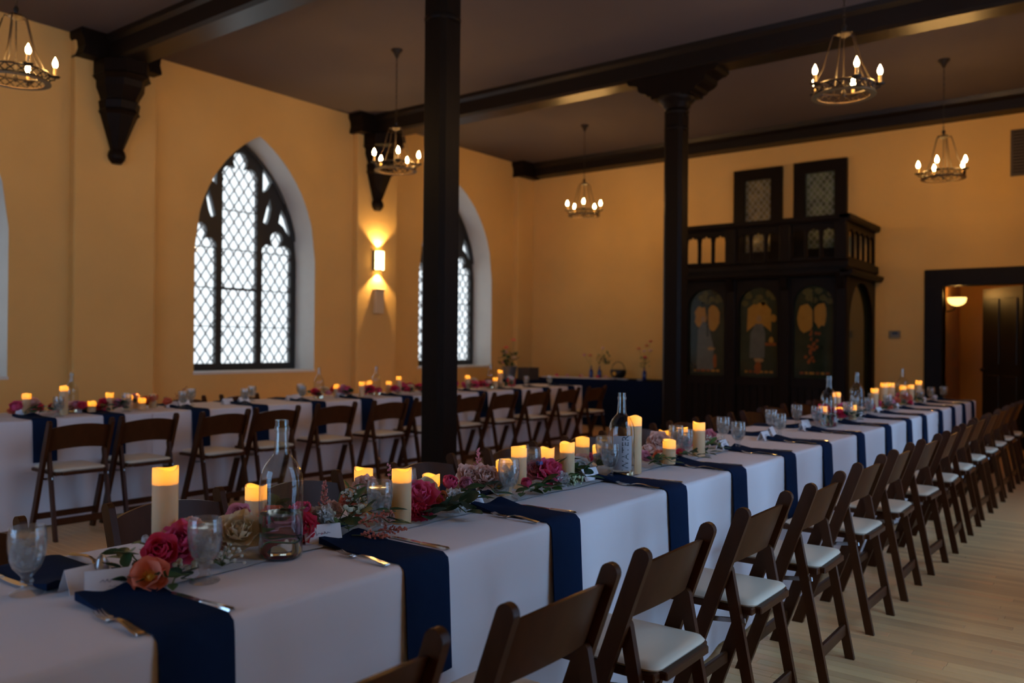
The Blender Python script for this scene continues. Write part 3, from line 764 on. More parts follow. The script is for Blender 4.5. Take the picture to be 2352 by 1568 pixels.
# ------------------------------------------------------------------ tablecloths
def cloth(name, label, x0, x1, y0, y1, m, group=None, dz=0.0, ends=(True, True), seed=1, drape=.03, cat='tablecloth', hem=.012, gather=0):
    """A cloth over a table: flat top, rounded edges, skirts that fall in soft folds."""
    rd = random.Random(seed); b = MB()
    ph = [rd.uniform(0, 6.28) for _ in range(6)]; fr = [rd.uniform(3, 5), rd.uniform(7, 11), rd.uniform(14, 19)]
    zt = T + dz; r = .018; nx = 8
    sec = []      # (x, z, fold weight, outward sign)
    nsk = 9
    for i in range(nsk + 1):
        k = i / nsk; sec.append((x1 + dz, hem + (zt - r - hem) * k, (1 - k), 1))
    for i in range(1, 4): a = i / 4 * PI / 2; sec.append((x1 + dz - r + r * math.cos(a), zt - r + r * math.sin(a), 0, 1))
    for i in range(nx + 1): sec.append((x1 - r + (x0 + r - x1 + r) * i / nx, zt, 0, 0))
    for i in range(1, 4): a = PI / 2 + i / 4 * PI / 2; sec.append((x0 - dz + r + r * math.cos(a), zt - r + r * math.sin(a), 0, -1))
    for i in range(nsk + 1): k = 1 - i / nsk; sec.append((x0 - dz, hem + (zt - r - hem) * k, (1 - k), -1))
    ny = max(8, int((y1 - y0) / .035)); n = len(sec); vs = []
    for j in range(ny + 1):
        y = y0 + (y1 - y0) * j / ny
        for (x, z, w, sg) in sec:
            e = min(1, (y1 - y) / .25) if ends[1] else 1
            q = (math.sin(y * fr[0] + ph[0] + sg) * .5 + math.sin(y * fr[1] + ph[1] + 2 * sg) * .35 + math.sin(y * fr[2] + ph[2] + sg) * .2)
            g = gather * math.exp(-((y - y0) / .24) ** 2) * (.5 + .9 * math.sin(y * 34 + 1)) * w
            vs.append((x + sg * (w ** 1.5 * drape * (.12 + .6 * q) + g), y, z + (.0008 * math.sin(y * 9 + x * 5) if sg == 0 else 0)))
    fs = [(j * n + i, (j + 1) * n + i, (j + 1) * n + i + 1, j * n + i + 1) for j in range(ny) for i in range(n - 1)]
    b.add(vs, fs)
    for k, yy, sg in ((0, y0, -1), (1, y1, 1)):
        if not ends[k]: continue
        mvs = []; cols = 24; rws = 8
        for c in range(cols + 1):
            x = x0 + (x1 - x0) * c / cols
            for q in range(rws + 1):
                k2 = q / rws; fold = (1 - k2) * drape * (.5 + .5 * math.sin(x * 23 + ph[3]) + .3 * math.sin(x * 41 + ph[4]))
                mvs.append((x, yy + sg * fold, hem + (zt - .004 - hem) * k2))
        b.add(mvs, [(c * (rws + 1) + q, (c + 1) * (rws + 1) + q, (c + 1) * (rws + 1) + q + 1, c * (rws + 1) + q + 1) for c in range(cols) for q in range(rws)])
    o = build(name, b, m, smooth=True, angle=1.2)
    return tag(o, label, cat, group)
X1, X0 = -1.487, -2.25
GM = 'white cloths on the long aisle table'
cloth('tablecloth', 'white cloth on the near end of the long aisle table, closest to the viewer', X0, X1, -1.0, 2.66, 'linen_white', GM, .0012, (True, False), 1)
cloth('tablecloth', 'white cloth on the aisle table around the second water bottle, lit bluest', X0, X1, 2.662, 5.045, 'linen_white', GM, 0, (False, False), 2, .06, gather=.05)
cloth('tablecloth', 'white cloth on the third section of the aisle table', X0, X1, 5.05, 7.585, 'linen_white', GM, 0, (False, False), 3, .045)
cloth('tablecloth', 'white cloth on the far end of the aisle table near the doorway', X0, X1, 7.59, 10.17, 'linen_white', GM, 0, (False, True), 4, .045)
GL = 'white cloths on the long left table'
LX1, LX0 = -6.20, -6.96
cloth('tablecloth', 'white cloth on the near end of the left table by the wall', LX0, LX1, 1.1, 3.50, 'linen_white', GL, .0012, (True, False), 5)
cloth('tablecloth', 'white cloth on the left table below the wide arched window', LX0, LX1, 3.505, 5.93, 'linen_white', GL, 0, (False, False), 6)
cloth('tablecloth', 'white cloth on the left table partly behind the near column', LX0, LX1, 5.935, 8.30, 'linen_white', GL, 0, (False, False), 7)
cloth('tablecloth', 'white cloth on the far end of the left table before the navy table', LX0, LX1, 8.305, 9.72, 'linen_white', GL, 0, (False, True), 8)
nb = cloth('tablecloth', 'navy cloth pleated to the floor on the table against the back wall', -8.42, -5.98, 11.66, 12.40, 'cloth_navy', None, 0, (True, True), 9, .05)
# gauze runners
def runner(label, xc, w, y0, y1, seed, group):
    rd = random.Random(seed); b = MB(); n = int((y1 - y0) / .05); vs = []; p = rd.uniform(0, 6)
    for j in range(n + 1):
        y = y0 + (y1 - y0) * j / n
        for i in range(7):
            u = i / 6 - .5
            vs.append((xc + u * w + .008 * math.sin(y * 7 + p + i), y, T + .0065 + .0015 * math.sin(y * 21 + i * 1.7)))
    b.add(vs, [(j * 7 + i, j * 7 + i + 1, (j + 1) * 7 + i + 1, (j + 1) * 7 + i) for j in range(n) for i in range(6)])
    tag(build('table_runner', b, 'runner_gauze', angle=1.2), label, 'table runner', group)
runner('pale gauze runner under the flowers down the near half of the aisle table', -1.885, .22, .93, 4.40, 1, 'pale gauze runners')
runner('pale gauze runner under the far flowers of the aisle table', -1.885, .22, 5.8, 9.5, 2, 'pale gauze runners')

# ------------------------------------------------------------------ chairs
def make_chair():
    t = thing('folding_chair', '', 'chair')
    def strip(y0, z0, y1, z1, w, rnd_end, x0, x1, flat=True):
        d = Vector((y1 - y0, z1 - z0)).normalized(); n = Vector((-d.y, d.x))
        P = [(y0 + n.x * w / 2, z0), (y0 - n.x * w / 2, z0)] if flat else []
        a0 = math.atan2(-n.y, -n.x)
        P = [(y0 - n.x * w / 2 - d.x * (n.y * -w / 2) / d.y * 1.0, z0), ]
        P = [(y0 + w / 2 / d.y, z0), (y0 - w / 2 / d.y, z0)] if d.y > 0 else [(y0 - w / 2 / -d.y, z0), (y0 + w / 2 / -d.y, z0)]
        c = Vector((y1, z1)) - d * w / 2
        A = math.atan2(d.y, d.x)
        pts = [(c.x + w / 2 * math.cos(A + PI / 2 - PI * i / 8 * 1.0 - 0), c.y + w / 2 * math.sin(A + PI / 2 - PI * i / 8)) for i in range(9)]
        # P goes right foot, left foot; the arc goes left to right
        return MB().prism(P + pts, x0, x1, 'x')
    for sg in (-1, 1):
        xa, xb = sorted((sg * .195, sg * .217))
        build('leg', strip(.14, 0, -.14, .787, .048, True, xa, xb), 'chair_wood', t, angle=.5)
    for sg in (-1, 1):
        xa, xb = sorted((sg * .172, sg * .192))
        build('leg', strip(-.185, 0, -.068, .585, .036, True, xa, xb), 'chair_wood', t, angle=.5)
    build('stretcher', MB().cbox(-.172, .172, -.170, -.150, .10, .145, .004), 'chair_wood', t, smooth=False)
    build('stretcher', MB().cbox(-.195, .195, .084, .104, .11, .15, .004), 'chair_wood', t, smooth=False)
    sf = MB()
    for sg in (-1, 1): sf.cbox(min(sg * .135, sg * .17), max(sg * .135, sg * .17), -.15, .23, .425, .447, .004)
    sf.cbox(-.135, .135, .185, .235, .425, .447, .004); sf.cbox(-.135, .135, -.17, -.12, .425, .447, .004); sf.box(-.135, .135, -.12, .185, .428, .440)
    seat = build('seat', sf, 'chair_wood', t, smooth=False)
    pad = MB(); vs = []; N = 10
    def inset(k):
        w, y0, y1, z = ((.160, -.150, .222, .447), (.166, -.156, .228, .455), (.160, -.150, .222, .464), (.140, -.13, .20, .469))[k]
        c = .035; P = []
        for cx, cy, a in ((w - c, y1 - c, 0), (-w + c, y1 - c, 90), (-w + c, y0 + c, 180), (w - c, y0 + c, 270)): P += arc(cx, cy, c, a, a + 90, 3)
        return [(a, b, z) for a, b in P]
    for k in range(4): vs += inset(k)
    n = 16; fs = [(k * n + i, k * n + (i + 1) % n, (k + 1) * n + (i + 1) % n, (k + 1) * n + i) for k in range(3) for i in range(n)] + [tuple(range(3 * n, 4 * n))]
    pad.add(vs, fs); build('seat_pad', pad, 'seat_vinyl', seat, angle=1.2)
    br = MB(); NX, NZ = 12, 4; vs = []
    d = Vector((-.39, .775)).normalized()
    for side in (0, 1):
        for i in range(NX + 1):
            x = -.196 + .392 * i / NX; u = 1 - (x / .196) ** 2
            for j in range(NZ + 1):
                k = j / NZ
                h = .58 + (.155 + .026 * u) * k - .02 * u * (1 - k) * -1
                y = .14 - .28 * h / .787 - .035 * u + (.012 if side else 0)
                vs.append((x, y, h))
    n1 = (NX + 1) * (NZ + 1); fs = []
    for i in range(NX):
        for j in range(NZ):
            a = i * (NZ + 1) + j; b = a + NZ + 1
            fs += [(a, a + 1, b + 1, b), (n1 + a, n1 + b, n1 + b + 1, n1 + a + 1)]
        a = i * (NZ + 1); b = a + NZ + 1; fs.append((a, b, n1 + b, n1 + a))
        a += NZ; b += NZ; fs.append((a, n1 + a, n1 + b, b))
    br.add(vs, fs); build('backrest', br, 'chair_wood', t, angle=.7)
    for sg in (-1, 1):
        M = Matrix.Translation((sg * .1835, -.06, .40)) @ Matrix.Rotation(-.12, 4, 'X')
        build('hinge_bar', MB().cbox(-.003, .003, -.075, .075, -.008, .008, .002, M), 'steel', t, smooth=False)
    build('bolt', MB().lathe([(0, 0), (.007, 0), (.006, .003), (0, .004)], 8, Matrix.Translation((.217, -.062, .565)) @ Matrix.Rotation(PI / 2, 4, 'Y')), 'steel', t)
    return t
chair = make_chair(); used = [False]
def put_chair(x, y, rz, label, group):
    o = chair if not used[0] else copy_tree(chair); used[0] = True
    o.location = (x, y, 0); o.rotation_euler = (0, 0, rz); o['label'] = label; o['group'] = group
    return o
rj = random.Random(11)
NEARY = [.96, 1.575, 2.165, 2.87, 3.515, 4.25, 4.90, 5.55, 6.20, 6.85, 7.50, 8.12, 8.72, 9.32, 9.90]
for i, y in enumerate(NEARY):
    put_chair(-1.19 + rj.uniform(-.012, .012), y, PI / 2 + rj.uniform(-.03, .03), 'dark wooden folding chair with ivory pad, %s from the viewer in the aisle row' % ORD[i], 'folding chairs on the aisle side of the long table')
FARY = [.91, 1.59, 2.14, 2.86, 3.54, 4.29, 4.95, 5.60, 6.25, 6.9, 7.55, 8.2, 8.8, 9.4]
for i, y in enumerate(FARY):
    put_chair(-2.58 + rj.uniform(-.02, .02), y, -PI / 2 + rj.uniform(-.04, .04), 'dark wooden folding chair facing the viewer, %s along the far side of the aisle table' % ORD[i], 'folding chairs on the far side of the aisle table')
LEFTY = [2.74, 3.24, 3.84, 4.36, 5.0, 5.64, 6.2, 6.85, 7.45, 8.1, 8.75, 9.35]
for i, y in enumerate(LEFTY):
    put_chair(-5.88 + rj.uniform(-.02, .02), y, PI / 2 + rj.uniform(-.05, .05), 'dark wooden folding chair, %s from the left in the row before the left table' % ORD[i], 'folding chairs on the near side of the left table')
for i, y in enumerate([3.95, 4.55, 5.15]):
    put_chair(-7.32, y, -PI / 2 + rj.uniform(-.05, .05), 'dark folding chair behind the left table under the arched window, %s from the left' % ORD[i], 'folding chairs behind the left table')

# ------------------------------------------------------------------ place settings
TZ = T + .0015            # items on a cloth
def napkin_mesh(seed):
    rd = random.Random(seed); b = MB()
    # u along the length: flat part towards the table centre, bend at the edge, hanging part
    Lf, Rb, Lh, Wd, th = .305, .022, .30 + rd.uniform(-.03, .02), .165, .007
    NU, NW = 30, 8; tot = Lf + Rb * PI / 2 + Lh
    a1, a2 = rd.uniform(.8, 1.2), rd.uniform(-.5, .5)
    top = []; bot = []
    for i in range(NU + 1):
        s = tot * i / NU
        for j in range(NW + 1):
            w = j / NW; y = (w - .5) * Wd
            far = max(0, 1 - s / .10)
            lift = far * (.011 + .009 * math.cos(2 * PI * w * a1 + a2)) + .002 * math.sin(w * 5)
            edge = th * (1 - .45 * (abs(2 * w - 1) ** 6))
            if s < Lf: p, n = Vector((-Lf + s, y + .006 * math.sin(s * 9) * a2, 0)), Vector((0, 0, 1))
            elif s < Lf + Rb * PI / 2:
                a = (s - Lf) / Rb; p, n = Vector((Rb * math.sin(a), y, -Rb + Rb * math.cos(a))), Vector((math.sin(a), 0, math.cos(a)))
            else:
                h = s - Lf - Rb * PI / 2; p, n = Vector((Rb + .055 * h, y * (1 - .06 * h), -Rb - h)), Vector((1, 0, 0))
            top.append(p + n * (edge + lift + .0012)); bot.append(p + n * (.0008 + lift * .3))
    k = NW + 1; n = len(top); b.add(top + bot, [])
    fs = []
    for i in range(NU):
        for j in range(NW):
            q = i * k + j; fs += [(q, q + k, q + k + 1, q + 1), (n + q, n + q + 1, n + q + k + 1, n + q + k)]
        q = i * k; fs.append((q, n + q, n + q + k, q + k)); q += NW; fs.append((q, q + k, n + q + k, n + q))
    for j in range(NW): q = j; fs.append((q, q + 1, n + q + 1, n + q)); q = NU * k + j; fs.append((q, n + q, n + q + 1, q + 1))
    b.f += fs; b.m += [0] * len(fs)
    return b.mesh('napkin', 'napkin_navy', True, 1.2)
NAP = [napkin_mesh(i) for i in range(4)]

def fork_meshes():
    # along +x: handle end at 0, tips at .19
    h = MB(); st = [(0, .009, .004), (.004, .0105, .004), (.03, .0095, .006), (.07, .006, .011), (.10, .004, .011), (.118, .0042, .007), (.128, .009, .004), (.140, .0115, .003)]
    vs = []
    for x, w, z in st: vs += [(x, -w, z), (x, w, z), (x, w * .8, z + .0028), (x, -w * .8, z + .0028)]
    fs = [(0, 1, 2, 3)[::-1]]
    for i in range(len(st) - 1):
        for j in range(4): fs.append((i * 4 + j, (i + 1) * 4 + j, (i + 1) * 4 + (j + 1) % 4, i * 4 + (j + 1) % 4))
    e = (len(st) - 1) * 4; fs.append((e, e + 1, e + 2, e + 3)); h.add(vs, fs)
    ts = []
    for k in range(4):
        y = -.0092 + k * .0061
        t = MB(); t.tube([(.138, y, .0045), (.155, y, .004), (.172, y, .006), (.190, y, .011)], [.0023, .0021, .0018, .0009], 5); ts.append(t.mesh('tine', 'flatware'))
    return h.mesh('handle', 'flatware', True, .9), ts
FH, FT = fork_meshes()
def knife_meshes():
    h = MB(); st = [(0, .008, .003, .006), (.005, .0095, .002, .008), (.04, .0085, .002, .008), (.09, .007, .002, .007), (.10, .0075, .002, .007)]
    vs = []
    for x, w, z0, z1 in st: vs += [(x, -w, z0), (x, w, z0), (x, w * .7, z1), (x, -w * .7, z1)]
    fs = [(3, 2, 1, 0)]
    for i in range(len(st) - 1):
        for j in range(4): fs.append((i * 4 + j, (i + 1) * 4 + j, (i + 1) * 4 + (j + 1) % 4, i * 4 + (j + 1) % 4))
    e = (len(st) - 1) * 4; fs.append((e, e + 1, e + 2, e + 3)); h.add(vs, fs)
    bl = MB(); bl.prism([(.10, -.005), (.13, -.009), (.18, -.010), (.205, -.008), (.222, .0), (.215, .006), (.16, .007), (.10, .006)], .003, .005, 'z')
    return h.mesh('handle', 'flatware', True, .9), bl.mesh('blade', 'flatware', True, .5)
KH, KB = knife_meshes()

def squiggle(rd, L, amp):
    pts = []; n = int(L / .0016); ph = rd.uniform(0, 6); tall = rd.randrange(2, max(3, n // 7))
    for i in range(n + 1):
        x = L * i / n; k = amp * (2.2 if i < n * .16 else 1)
        pts.append((x + .0012 * math.sin(i * 1.3 + ph), k * math.sin(i * 1.15 + ph) * (.6 + .4 * math.sin(i * .37 + ph))))
    return pts
def card(x, y, rz, label, group, detail=True):
    """Folded tent card; the inked face looks along local +x."""
    t = thing('place_card', label, 'place card', (x, y, TZ), rz, group)
    W2, H, D = .052, .052, .026; b = MB(); th = .0006
    for sg in (1, -1):
        vs = [(sg * D, -W2, 0), (sg * D, W2, 0), (0, W2, H), (0, -W2, H), (sg * (D - .001), -W2, 0), (sg * (D - .001), W2, 0), (0, W2, H - .0015), (0, -W2, H - .0015)]
        b.add(vs, [(0, 1, 2, 3), (7, 6, 5, 4), (0, 3, 7, 4), (1, 5, 6, 2), (0, 4, 5, 1)])
    build('folded_card', b, 'card_white', t, smooth=False)
    if detail:
        rd = random.Random(hash(label) % 999 if False else len(label) + int(y * 100)); m = MB()
        M = Matrix(((0, -D / math.hypot(D, H), H / math.hypot(D, H), D * .5 + .0006), (1, 0, 0, 0), (0, H / math.hypot(D, H), D / math.hypot(D, H), H * .5 + .0003), (0, 0, 0, 1)))
        m.tube([tuple(M @ Vector((a - .021, c + .004, 0))) for a, c in squiggle(rd, .042, .0042)], .0005, 3, cap=False)
        m.tube([tuple(M @ Vector((a - .004, c - .010, 0))) for a, c in squiggle(rd, .022, .0018)], .0003, 3, cap=False)
        build('lettering', m, 'ink_blue', t, smooth=False)
    return t

GOB = [(0, 0), (.033, 0), (.035, .0025), (.033, .005), (.016, .012), (.0115, .018), (.0105, .022), (.014, .026), (.014, .030), (.0105, .034), (.012, .040), (.019, .048), (.029, .060), (.0355, .078), (.039, .100), (.0395, .118), (.038, .136), (.0362, .148),
       (.0350, .1485), (.0364, .136), (.0378, .118), (.0372, .100), (.0338, .079), (.027, .062), (.015, .051), (0, .048)]
GOBM = MB().lathe(GOB, 24).mesh('bowl', 'clear_glass', True, .8)
WATM = MB().lathe([(0, .0495), (.0145, .0525), (.0262, .063), (.0330, .080), (.0364, .100), (.0368, .118), (.0360, .128), (.0345, .1295), (0, .1290)], 24).mesh('water', 'ice_water', True, .8)
ic = MB(); ri = random.Random(5)
for i in range(13):
    rr_ = .010 + .010 * (i / 13)
    M = Matrix.Translation((ri.uniform(-rr_, rr_), ri.uniform(-rr_, rr_), .066 + i * .0046)) @ Matrix.Rotation(ri.uniform(0, 3), 4, (ri.random(), ri.random(), ri.random() + .1)) 
    ic.cbox(-.009, .009, -.009, .009, -.008, .008, .003, M)
thin_glass('ice', (0.92, 0.94, 0.95), 1.6, 0.30, (0.9, 0.93, 0.95))
ICEM = ic.mesh('ice', 'ice', True, .6)
def goblet(x, y, label, group):
    t = thing('water_goblet', label, 'goblet', (x, y, TZ + .0005), random.uniform(0, 6), group)
    ob('bowl', GOBM, t); w = ob('water', WATM, t); ob('ice', ICEM, w)
    return t

def setting(x_edge, y, sg, who, idx, grp, full=True, gob=None, nap=True, cards=True, silver=True, mirror=False):
    """sg=+1: the guest sits on the +x side of the table edge x_edge; -1 the other side."""
    rd = random.Random(idx * 7 + sg + 50); o = ORD[idx]
    rz = 0 if sg > 0 else PI
    def P(dx, dy): return (x_edge + sg * dx, y + sg * dy)
    if nap:
        n = ob('napkin', NAP[rd.randrange(4)]); n.location = (x_edge - sg * .0175, y, TZ + .001); n.rotation_euler = (0, 0, rz)
        tag(n, 'navy folded napkin, %s from the viewer %s' % (o, who), 'napkin', 'navy napkins ' + grp)
    if silver:
        p = P(-.025, -.105 + rd.uniform(-.01, .01))
        f = thing('fork', 'silver fork, %s from the viewer %s' % (o, who), 'fork', (p[0], p[1], TZ), rz + PI + rd.uniform(-.08, .08) - .06, 'silver forks ' + grp)
        ob('handle', FH, f)
        if full:
            for tm in FT: ob('tine', tm, f)
        p = P(-.02, .10 + rd.uniform(-.01, .01))
        k = thing('knife', 'silver knife, %s from the viewer %s' % (o, who), 'knife', (p[0], p[1], TZ), rz + PI + rd.uniform(-.05, .05) + .02, 'silver knives ' + grp)
        ob('handle', KH, k); ob('blade', KB, k)
    if cards:
        p = P(-.347, (-.05 if idx else 0) - (.05 if idx == 3 and sg > 0 else 0) + rd.uniform(-.01, .01))
        card(p[0], p[1], rz + (-.42 if sg > 0 and idx < 2 else rd.uniform(-.16, .16)), 'white folded place card, %s from the viewer %s' % (o, who), 'place cards ' + grp, full)
    if gob: goblet(gob[0], gob[1], 'water goblet with ice, %s from the viewer %s' % (o, who), 'water goblets ' + grp)

NY = [.935, 1.59, 2.235, 3.03, 3.655, 4.335, 4.96, 5.67, 6.38, 7.03, 7.58, 8.25, 8.86, 9.42, 9.95]
NG = [(-1.745, 1.118), (-1.82, 1.745), (-1.82, 2.375), (-1.79, 3.03), (-1.815, 3.79), (-1.774, 4.355), (-1.798, 5.065), (-1.832, 5.89), (-1.80, 6.52), (-1.81, 7.16), (-1.80, 7.72), (-1.81, 8.40), (-1.80, 9.0), (-1.82, 9.62), (-1.754, 9.93)]
for i, y in enumerate(NY): setting(X1, y, 1, 'on the aisle side', i, 'on the aisle side', i < 8, NG[i])
FY = [.93, 1.66, 2.38, 3.0, 3.70, 4.45, 5.15, 5.80, 6.45, 7.1, 7.75, 8.4, 9.0, 9.6]
FG = [(-1.96, .82), (-1.937, 1.968), (-1.947, 2.687), (-1.95, 3.247), (-1.936, 3.936), (-1.96, 4.59), (-1.96, 5.36), (-1.983, 5.925), (-1.97, 6.6), (-1.96, 7.3), (-1.97, 7.9), (-1.97, 8.6), (-1.96, 9.1), (-1.97, 9.667)]
for i, y in enumerate(FY): setting(X0, y, -1, 'on the far side of the aisle table', i, 'on the far side of the aisle table', i < 2, FG[i], True, i in (0, 6, 7), i < 1)
LY = [2.70, 3.20, 3.92, 4.50, 5.15, 5.76, 6.33, 6.95, 7.58, 8.25, 8.87, 9.45]
LG = {2: (-6.36, 3.86), 3: (-6.38, 4.47), 4: (-6.40, 5.116), 0: (-6.34, 2.86), 1: (-6.40, 3.40), 9: (-6.42, 8.42), 10: (-6.41, 8.72), 11: (-6.38, 9.2)}
for i, y in enumerate(LY): setting(LX1, y, 1, 'along the left table', i, 'along the near side of the left table', False, LG.get(i), True, i < 6, False)
for i, (x, y) in enumerate([(-6.66, 4.12), (-6.70, 4.77), (-6.72, 5.35), (-6.70, 8.75)]): goblet(x, y, 'water goblet on the wall side of the left table, %s from the left' % ORD[i], 'water goblets on the wall side of the left table')
for i, y in enumerate([4.0, 4.6, 5.2]):
    n = ob('napkin', NAP[i]); n.location = (LX0 + .021, y, TZ); n.rotation_euler = (0, 0, PI)
    tag(n, 'navy napkin on the wall side of the left table, %s from the left' % ORD[i], 'napkin', 'navy napkins on the wall side of the left table')
    card(LX0 + .345, y + .02, PI, 'white place card on the wall side of the left table, %s from the left' % ORD[i], 'place cards on the wall side of the left table', False)

# salt shaker
t = thing('salt_shaker', 'small glass salt shaker with silver top between the two nearest place cards', 'salt shaker', (-1.90, .955, TZ))
build('glass_body', MB().lathe([(0, 0), (.017, 0), (.019, .004), (.018, .03), (.0145, .038), (0, .038)], 12), 'clear_glass', t)
build('salt', MB().lathe([(0, .002), (.015, .002), (.016, .028), (0, .028)], 12), 'card_white', t)
build('silver_top', MB().lathe([(.0155, .036), (.0155, .046), (.013, .052), (.0125, .058), (.008, .066), (.004, .070), (0, .071)], 14), 'steel', t)

# ------------------------------------------------------------------ bottles
BOT = [(0, .0), (.048, 0), (.054, .004), (.056, .012), (.056, .180), (.0555, .196), (.053, .214), (.048, .230), (.040, .245), (.030, .257), (.0225, .265), (.0200, .272), (.0180, .305), (.0165, .325), (.0185, .326), (.0185, .340), (.0165, .341), (.0172, .352), (.0172, .356),
       (.0145, .356), (.0140, .325), (.0165, .272)]
BOTM = MB().lathe(BOT, 32).mesh('glass_body', 'bottle_glass', True, .8)
LVL = {}
def water_for(level):
    if level not in LVL: LVL[level] = MB().lathe([(0, .006), (.049, .006), (.0545, .014), (.0545, level - .002), (.0535, level), (0, level)], 32).mesh('water', 'still_water', True, .8)
    return LVL[level]
def bottle(x, y, label, group, level=.10, sc=1.0):
    t = thing('glass_bottle', label, 'bottle', (x, y, TZ), 0, group); t.scale = (sc, sc, sc)
    ob('glass_body', BOTM, t); ob('water', water_for(level), t)
    b = MB(); b.lathe([(.0192, .327), (.0192, .339)], 16); build('neck_ring', b, 'clear_glass', t)
    return t
GB = 'clear glass bottles on the aisle table'
bottle(-1.796, 1.371, 'large clear glass water bottle nearest the viewer, half full', GB, .115)
b2 = bottle(-1.785, 3.115, 'clear glass bottle with a vertical WATER label beside the tallest candle', GB, .05)
bottle(-1.79, 6.02, 'clear bottle on the aisle table before the middle candle group', GB, .09)
bottle(-1.886, 7.085, 'clear bottle a little behind the middle candle group of the aisle table', GB, .06)
bottle(-1.917, 8.80, 'clear bottle farthest away among the last candles of the aisle table', GB, .09)
# label: a curved sheet on the glass with upright letters turned on their side
lab = MB(); n = 14; ang0 = math.atan2(0 - 3.115, 0 + 1.785) + .10
vs = []
for i in range(n + 1):
    a = ang0 - .75 + 1.5 * i / n
    vs += [(.0566 * math.cos(a), .0566 * math.sin(a), .035), (.0566 * math.cos(a), .0566 * math.sin(a), .178)]
lab.add(vs, [(2 * i, 2 * i + 2, 2 * i + 3, 2 * i + 1) for i in range(n)])
lo = build('label', lab, 'label_grey', b2)
fc = bpy.data.curves.new('word', 'FONT'); fc.body = 'WATER'; fc.size = .042; fc.extrude = .0002; fc.align_x = 'CENTER'; fc.align_y = 'CENTER'; fc.space_character = 1.05
fo = bpy.data.objects.new('word', fc); wm = bpy.data.meshes.new_from_object(fo); bpy.data.objects.remove(fo)
wm.materials.clear(); wm.materials.append(MATS['label_ink'])
for v in wm.vertices:
    u, w, d = v.co; a = ang0 - w / .0572 * 1.0 + .22
    v.co = ((.0571 + d) * math.cos(a), (.0571 + d) * math.sin(a), .107 + u)
ob('label_word', wm, lo)
GBL = 'clear glass bottles on the left table'
for y, x, lb in ((3.094, -6.65, 'clear bottle on the left table, behind the tall candle'), (5.48, -6.60, 'clear bottle on the left table, right of the wide arched window'), (6.26, -6.60, 'clear bottle on the left table below the lit sconce'), (8.22, -6.60, 'clear bottle on the left table right of the near column')):
    bottle(x, y, lb, GBL, .08, .87)

# ------------------------------------------------------------------ candles
CR = .0305
def candle_mesh(h, seed):
    rd = random.Random(seed); b = MB(); n = 24; zs = [0, .003, h * .3, h * .6, h - .05, h - .035, h - .018, h]
    p1, p2 = rd.uniform(0, 6), rd.uniform(0, 6); vs = []
    for i in range(n):
        a = 2 * PI * i / n; wob = .0035 * math.sin(2 * a + p1) + .002 * math.sin(3 * a + p2)
        for k, z in enumerate(zs):
            r = CR - (.0015 if k == 0 else 0)
            vs.append((r * math.cos(a), r * math.sin(a), z + (wob if k == len(zs) - 1 else (wob * .5 if k == len(zs) - 2 else 0))))
        vs.append(((CR - .0035) * math.cos(a), (CR - .0035) * math.sin(a), h + wob - .001))
    k = len(zs) + 1
    b.add(vs, [(i * k + q, ((i + 1) % n) * k + q, ((i + 1) % n) * k + q + 1, i * k + q + 1) for i in range(n) for q in range(k - 1)] + [tuple(i * k for i in range(n))[::-1]])
    return b.mesh('wax_body', 'candle_wax', True, .9)
def candle(x, y, h, label, group, seed):
    t = thing('pillar_candle', label, 'candle', (x, y, TZ + .0055), 0, group)
    ob('wax_body', candle_mesh(h, seed), t)
    dp = min(.038, h * .5)
    build('wax_floor', MB().lathe([(0, h - dp), (CR - .002, h - dp)], 16), 'candle_floor', t)
    build('wick_tip', MB().lathe([(0, h - dp), (.003, h - dp), (.004, h - dp + .008), (.002, h - dp + .016), (0, h - dp + .019)], 8), 'led_tip', t)
    d = bpy.data.lights.new('candle_led', 'POINT'); d.energy = CANDLE_W; d.color = (1, .49, .045); d.shadow_soft_size = .004
    o = bpy.data.objects.new('candle_led', d); COL.objects.link(o); o.parent = t; o.location = (0, 0, h - .012)
CAN = [(-1.93, 1.126, .241), (-2.02, 1.455, .145), (-1.834, 1.85, .165), (-2.03, 1.873, .146), (-1.97, 2.13, .101), (-1.885, 2.43, .128), (-1.93, 2.581, .160), (-2.0, 2.872, .122), (-1.86, 2.811, .160), (-1.97, 3.098, .148), (-2.02, 3.319, .09),
       (-1.772, 3.204, .245), (-1.789, 3.568, .112), (-2.0, 3.937, .113), (-1.80, 3.916, .168), (-2.03, 4.202, .105),
       (-1.90, 6.254, .119), (-1.86, 6.503, .101), (-1.80, 6.64, .112), (-1.98, 6.861, .192), (-1.9, 7.688, .195), (-1.93, 8.142, .229), (-1.95, 8.488, .217), (-1.9, 8.733, .185), (-1.85, 8.828, .192), (-1.88, 9.322, .215)]
CAN.sort(key=lambda c: c[1])
def hw_(h): return 'tall' if h > .2 else ('short' if h < .115 else 'medium-height')
for i, (x, y, h) in enumerate(CAN): candle(x, y, h, '%s ivory pillar candle, glowing at the top, %s from the viewer along the aisle table' % (hw_(h), ORD[i]), 'flameless candles on the aisle table', i)
CAL = [(-6.55, 2.725, .159), (-6.4, 2.922, .215), (-6.45, 3.153, .088), (-6.5, 3.317, .143), (-6.5, 3.472, .119), (-6.6, 3.595, .113), (-6.45, 3.554, .093), (-6.55, 3.703, .117), (-6.6, 5.709, .123), (-6.45, 5.915, .153), (-6.66, 6.215, .143), (-6.56, 6.407, .137), (-6.5, 6.50, .191), (-6.5, 7.653, .175), (-6.5, 8.285, .225), (-6.45, 8.127, .138)]
CAL.sort(key=lambda c: c[1])
for i, (x, y, h) in enumerate(CAL): candle(x, y, h, '%s glowing pillar candle, %s from the left along the left table' % (hw_(h), ORD[i]), 'flameless candles on the left table', 40 + i)

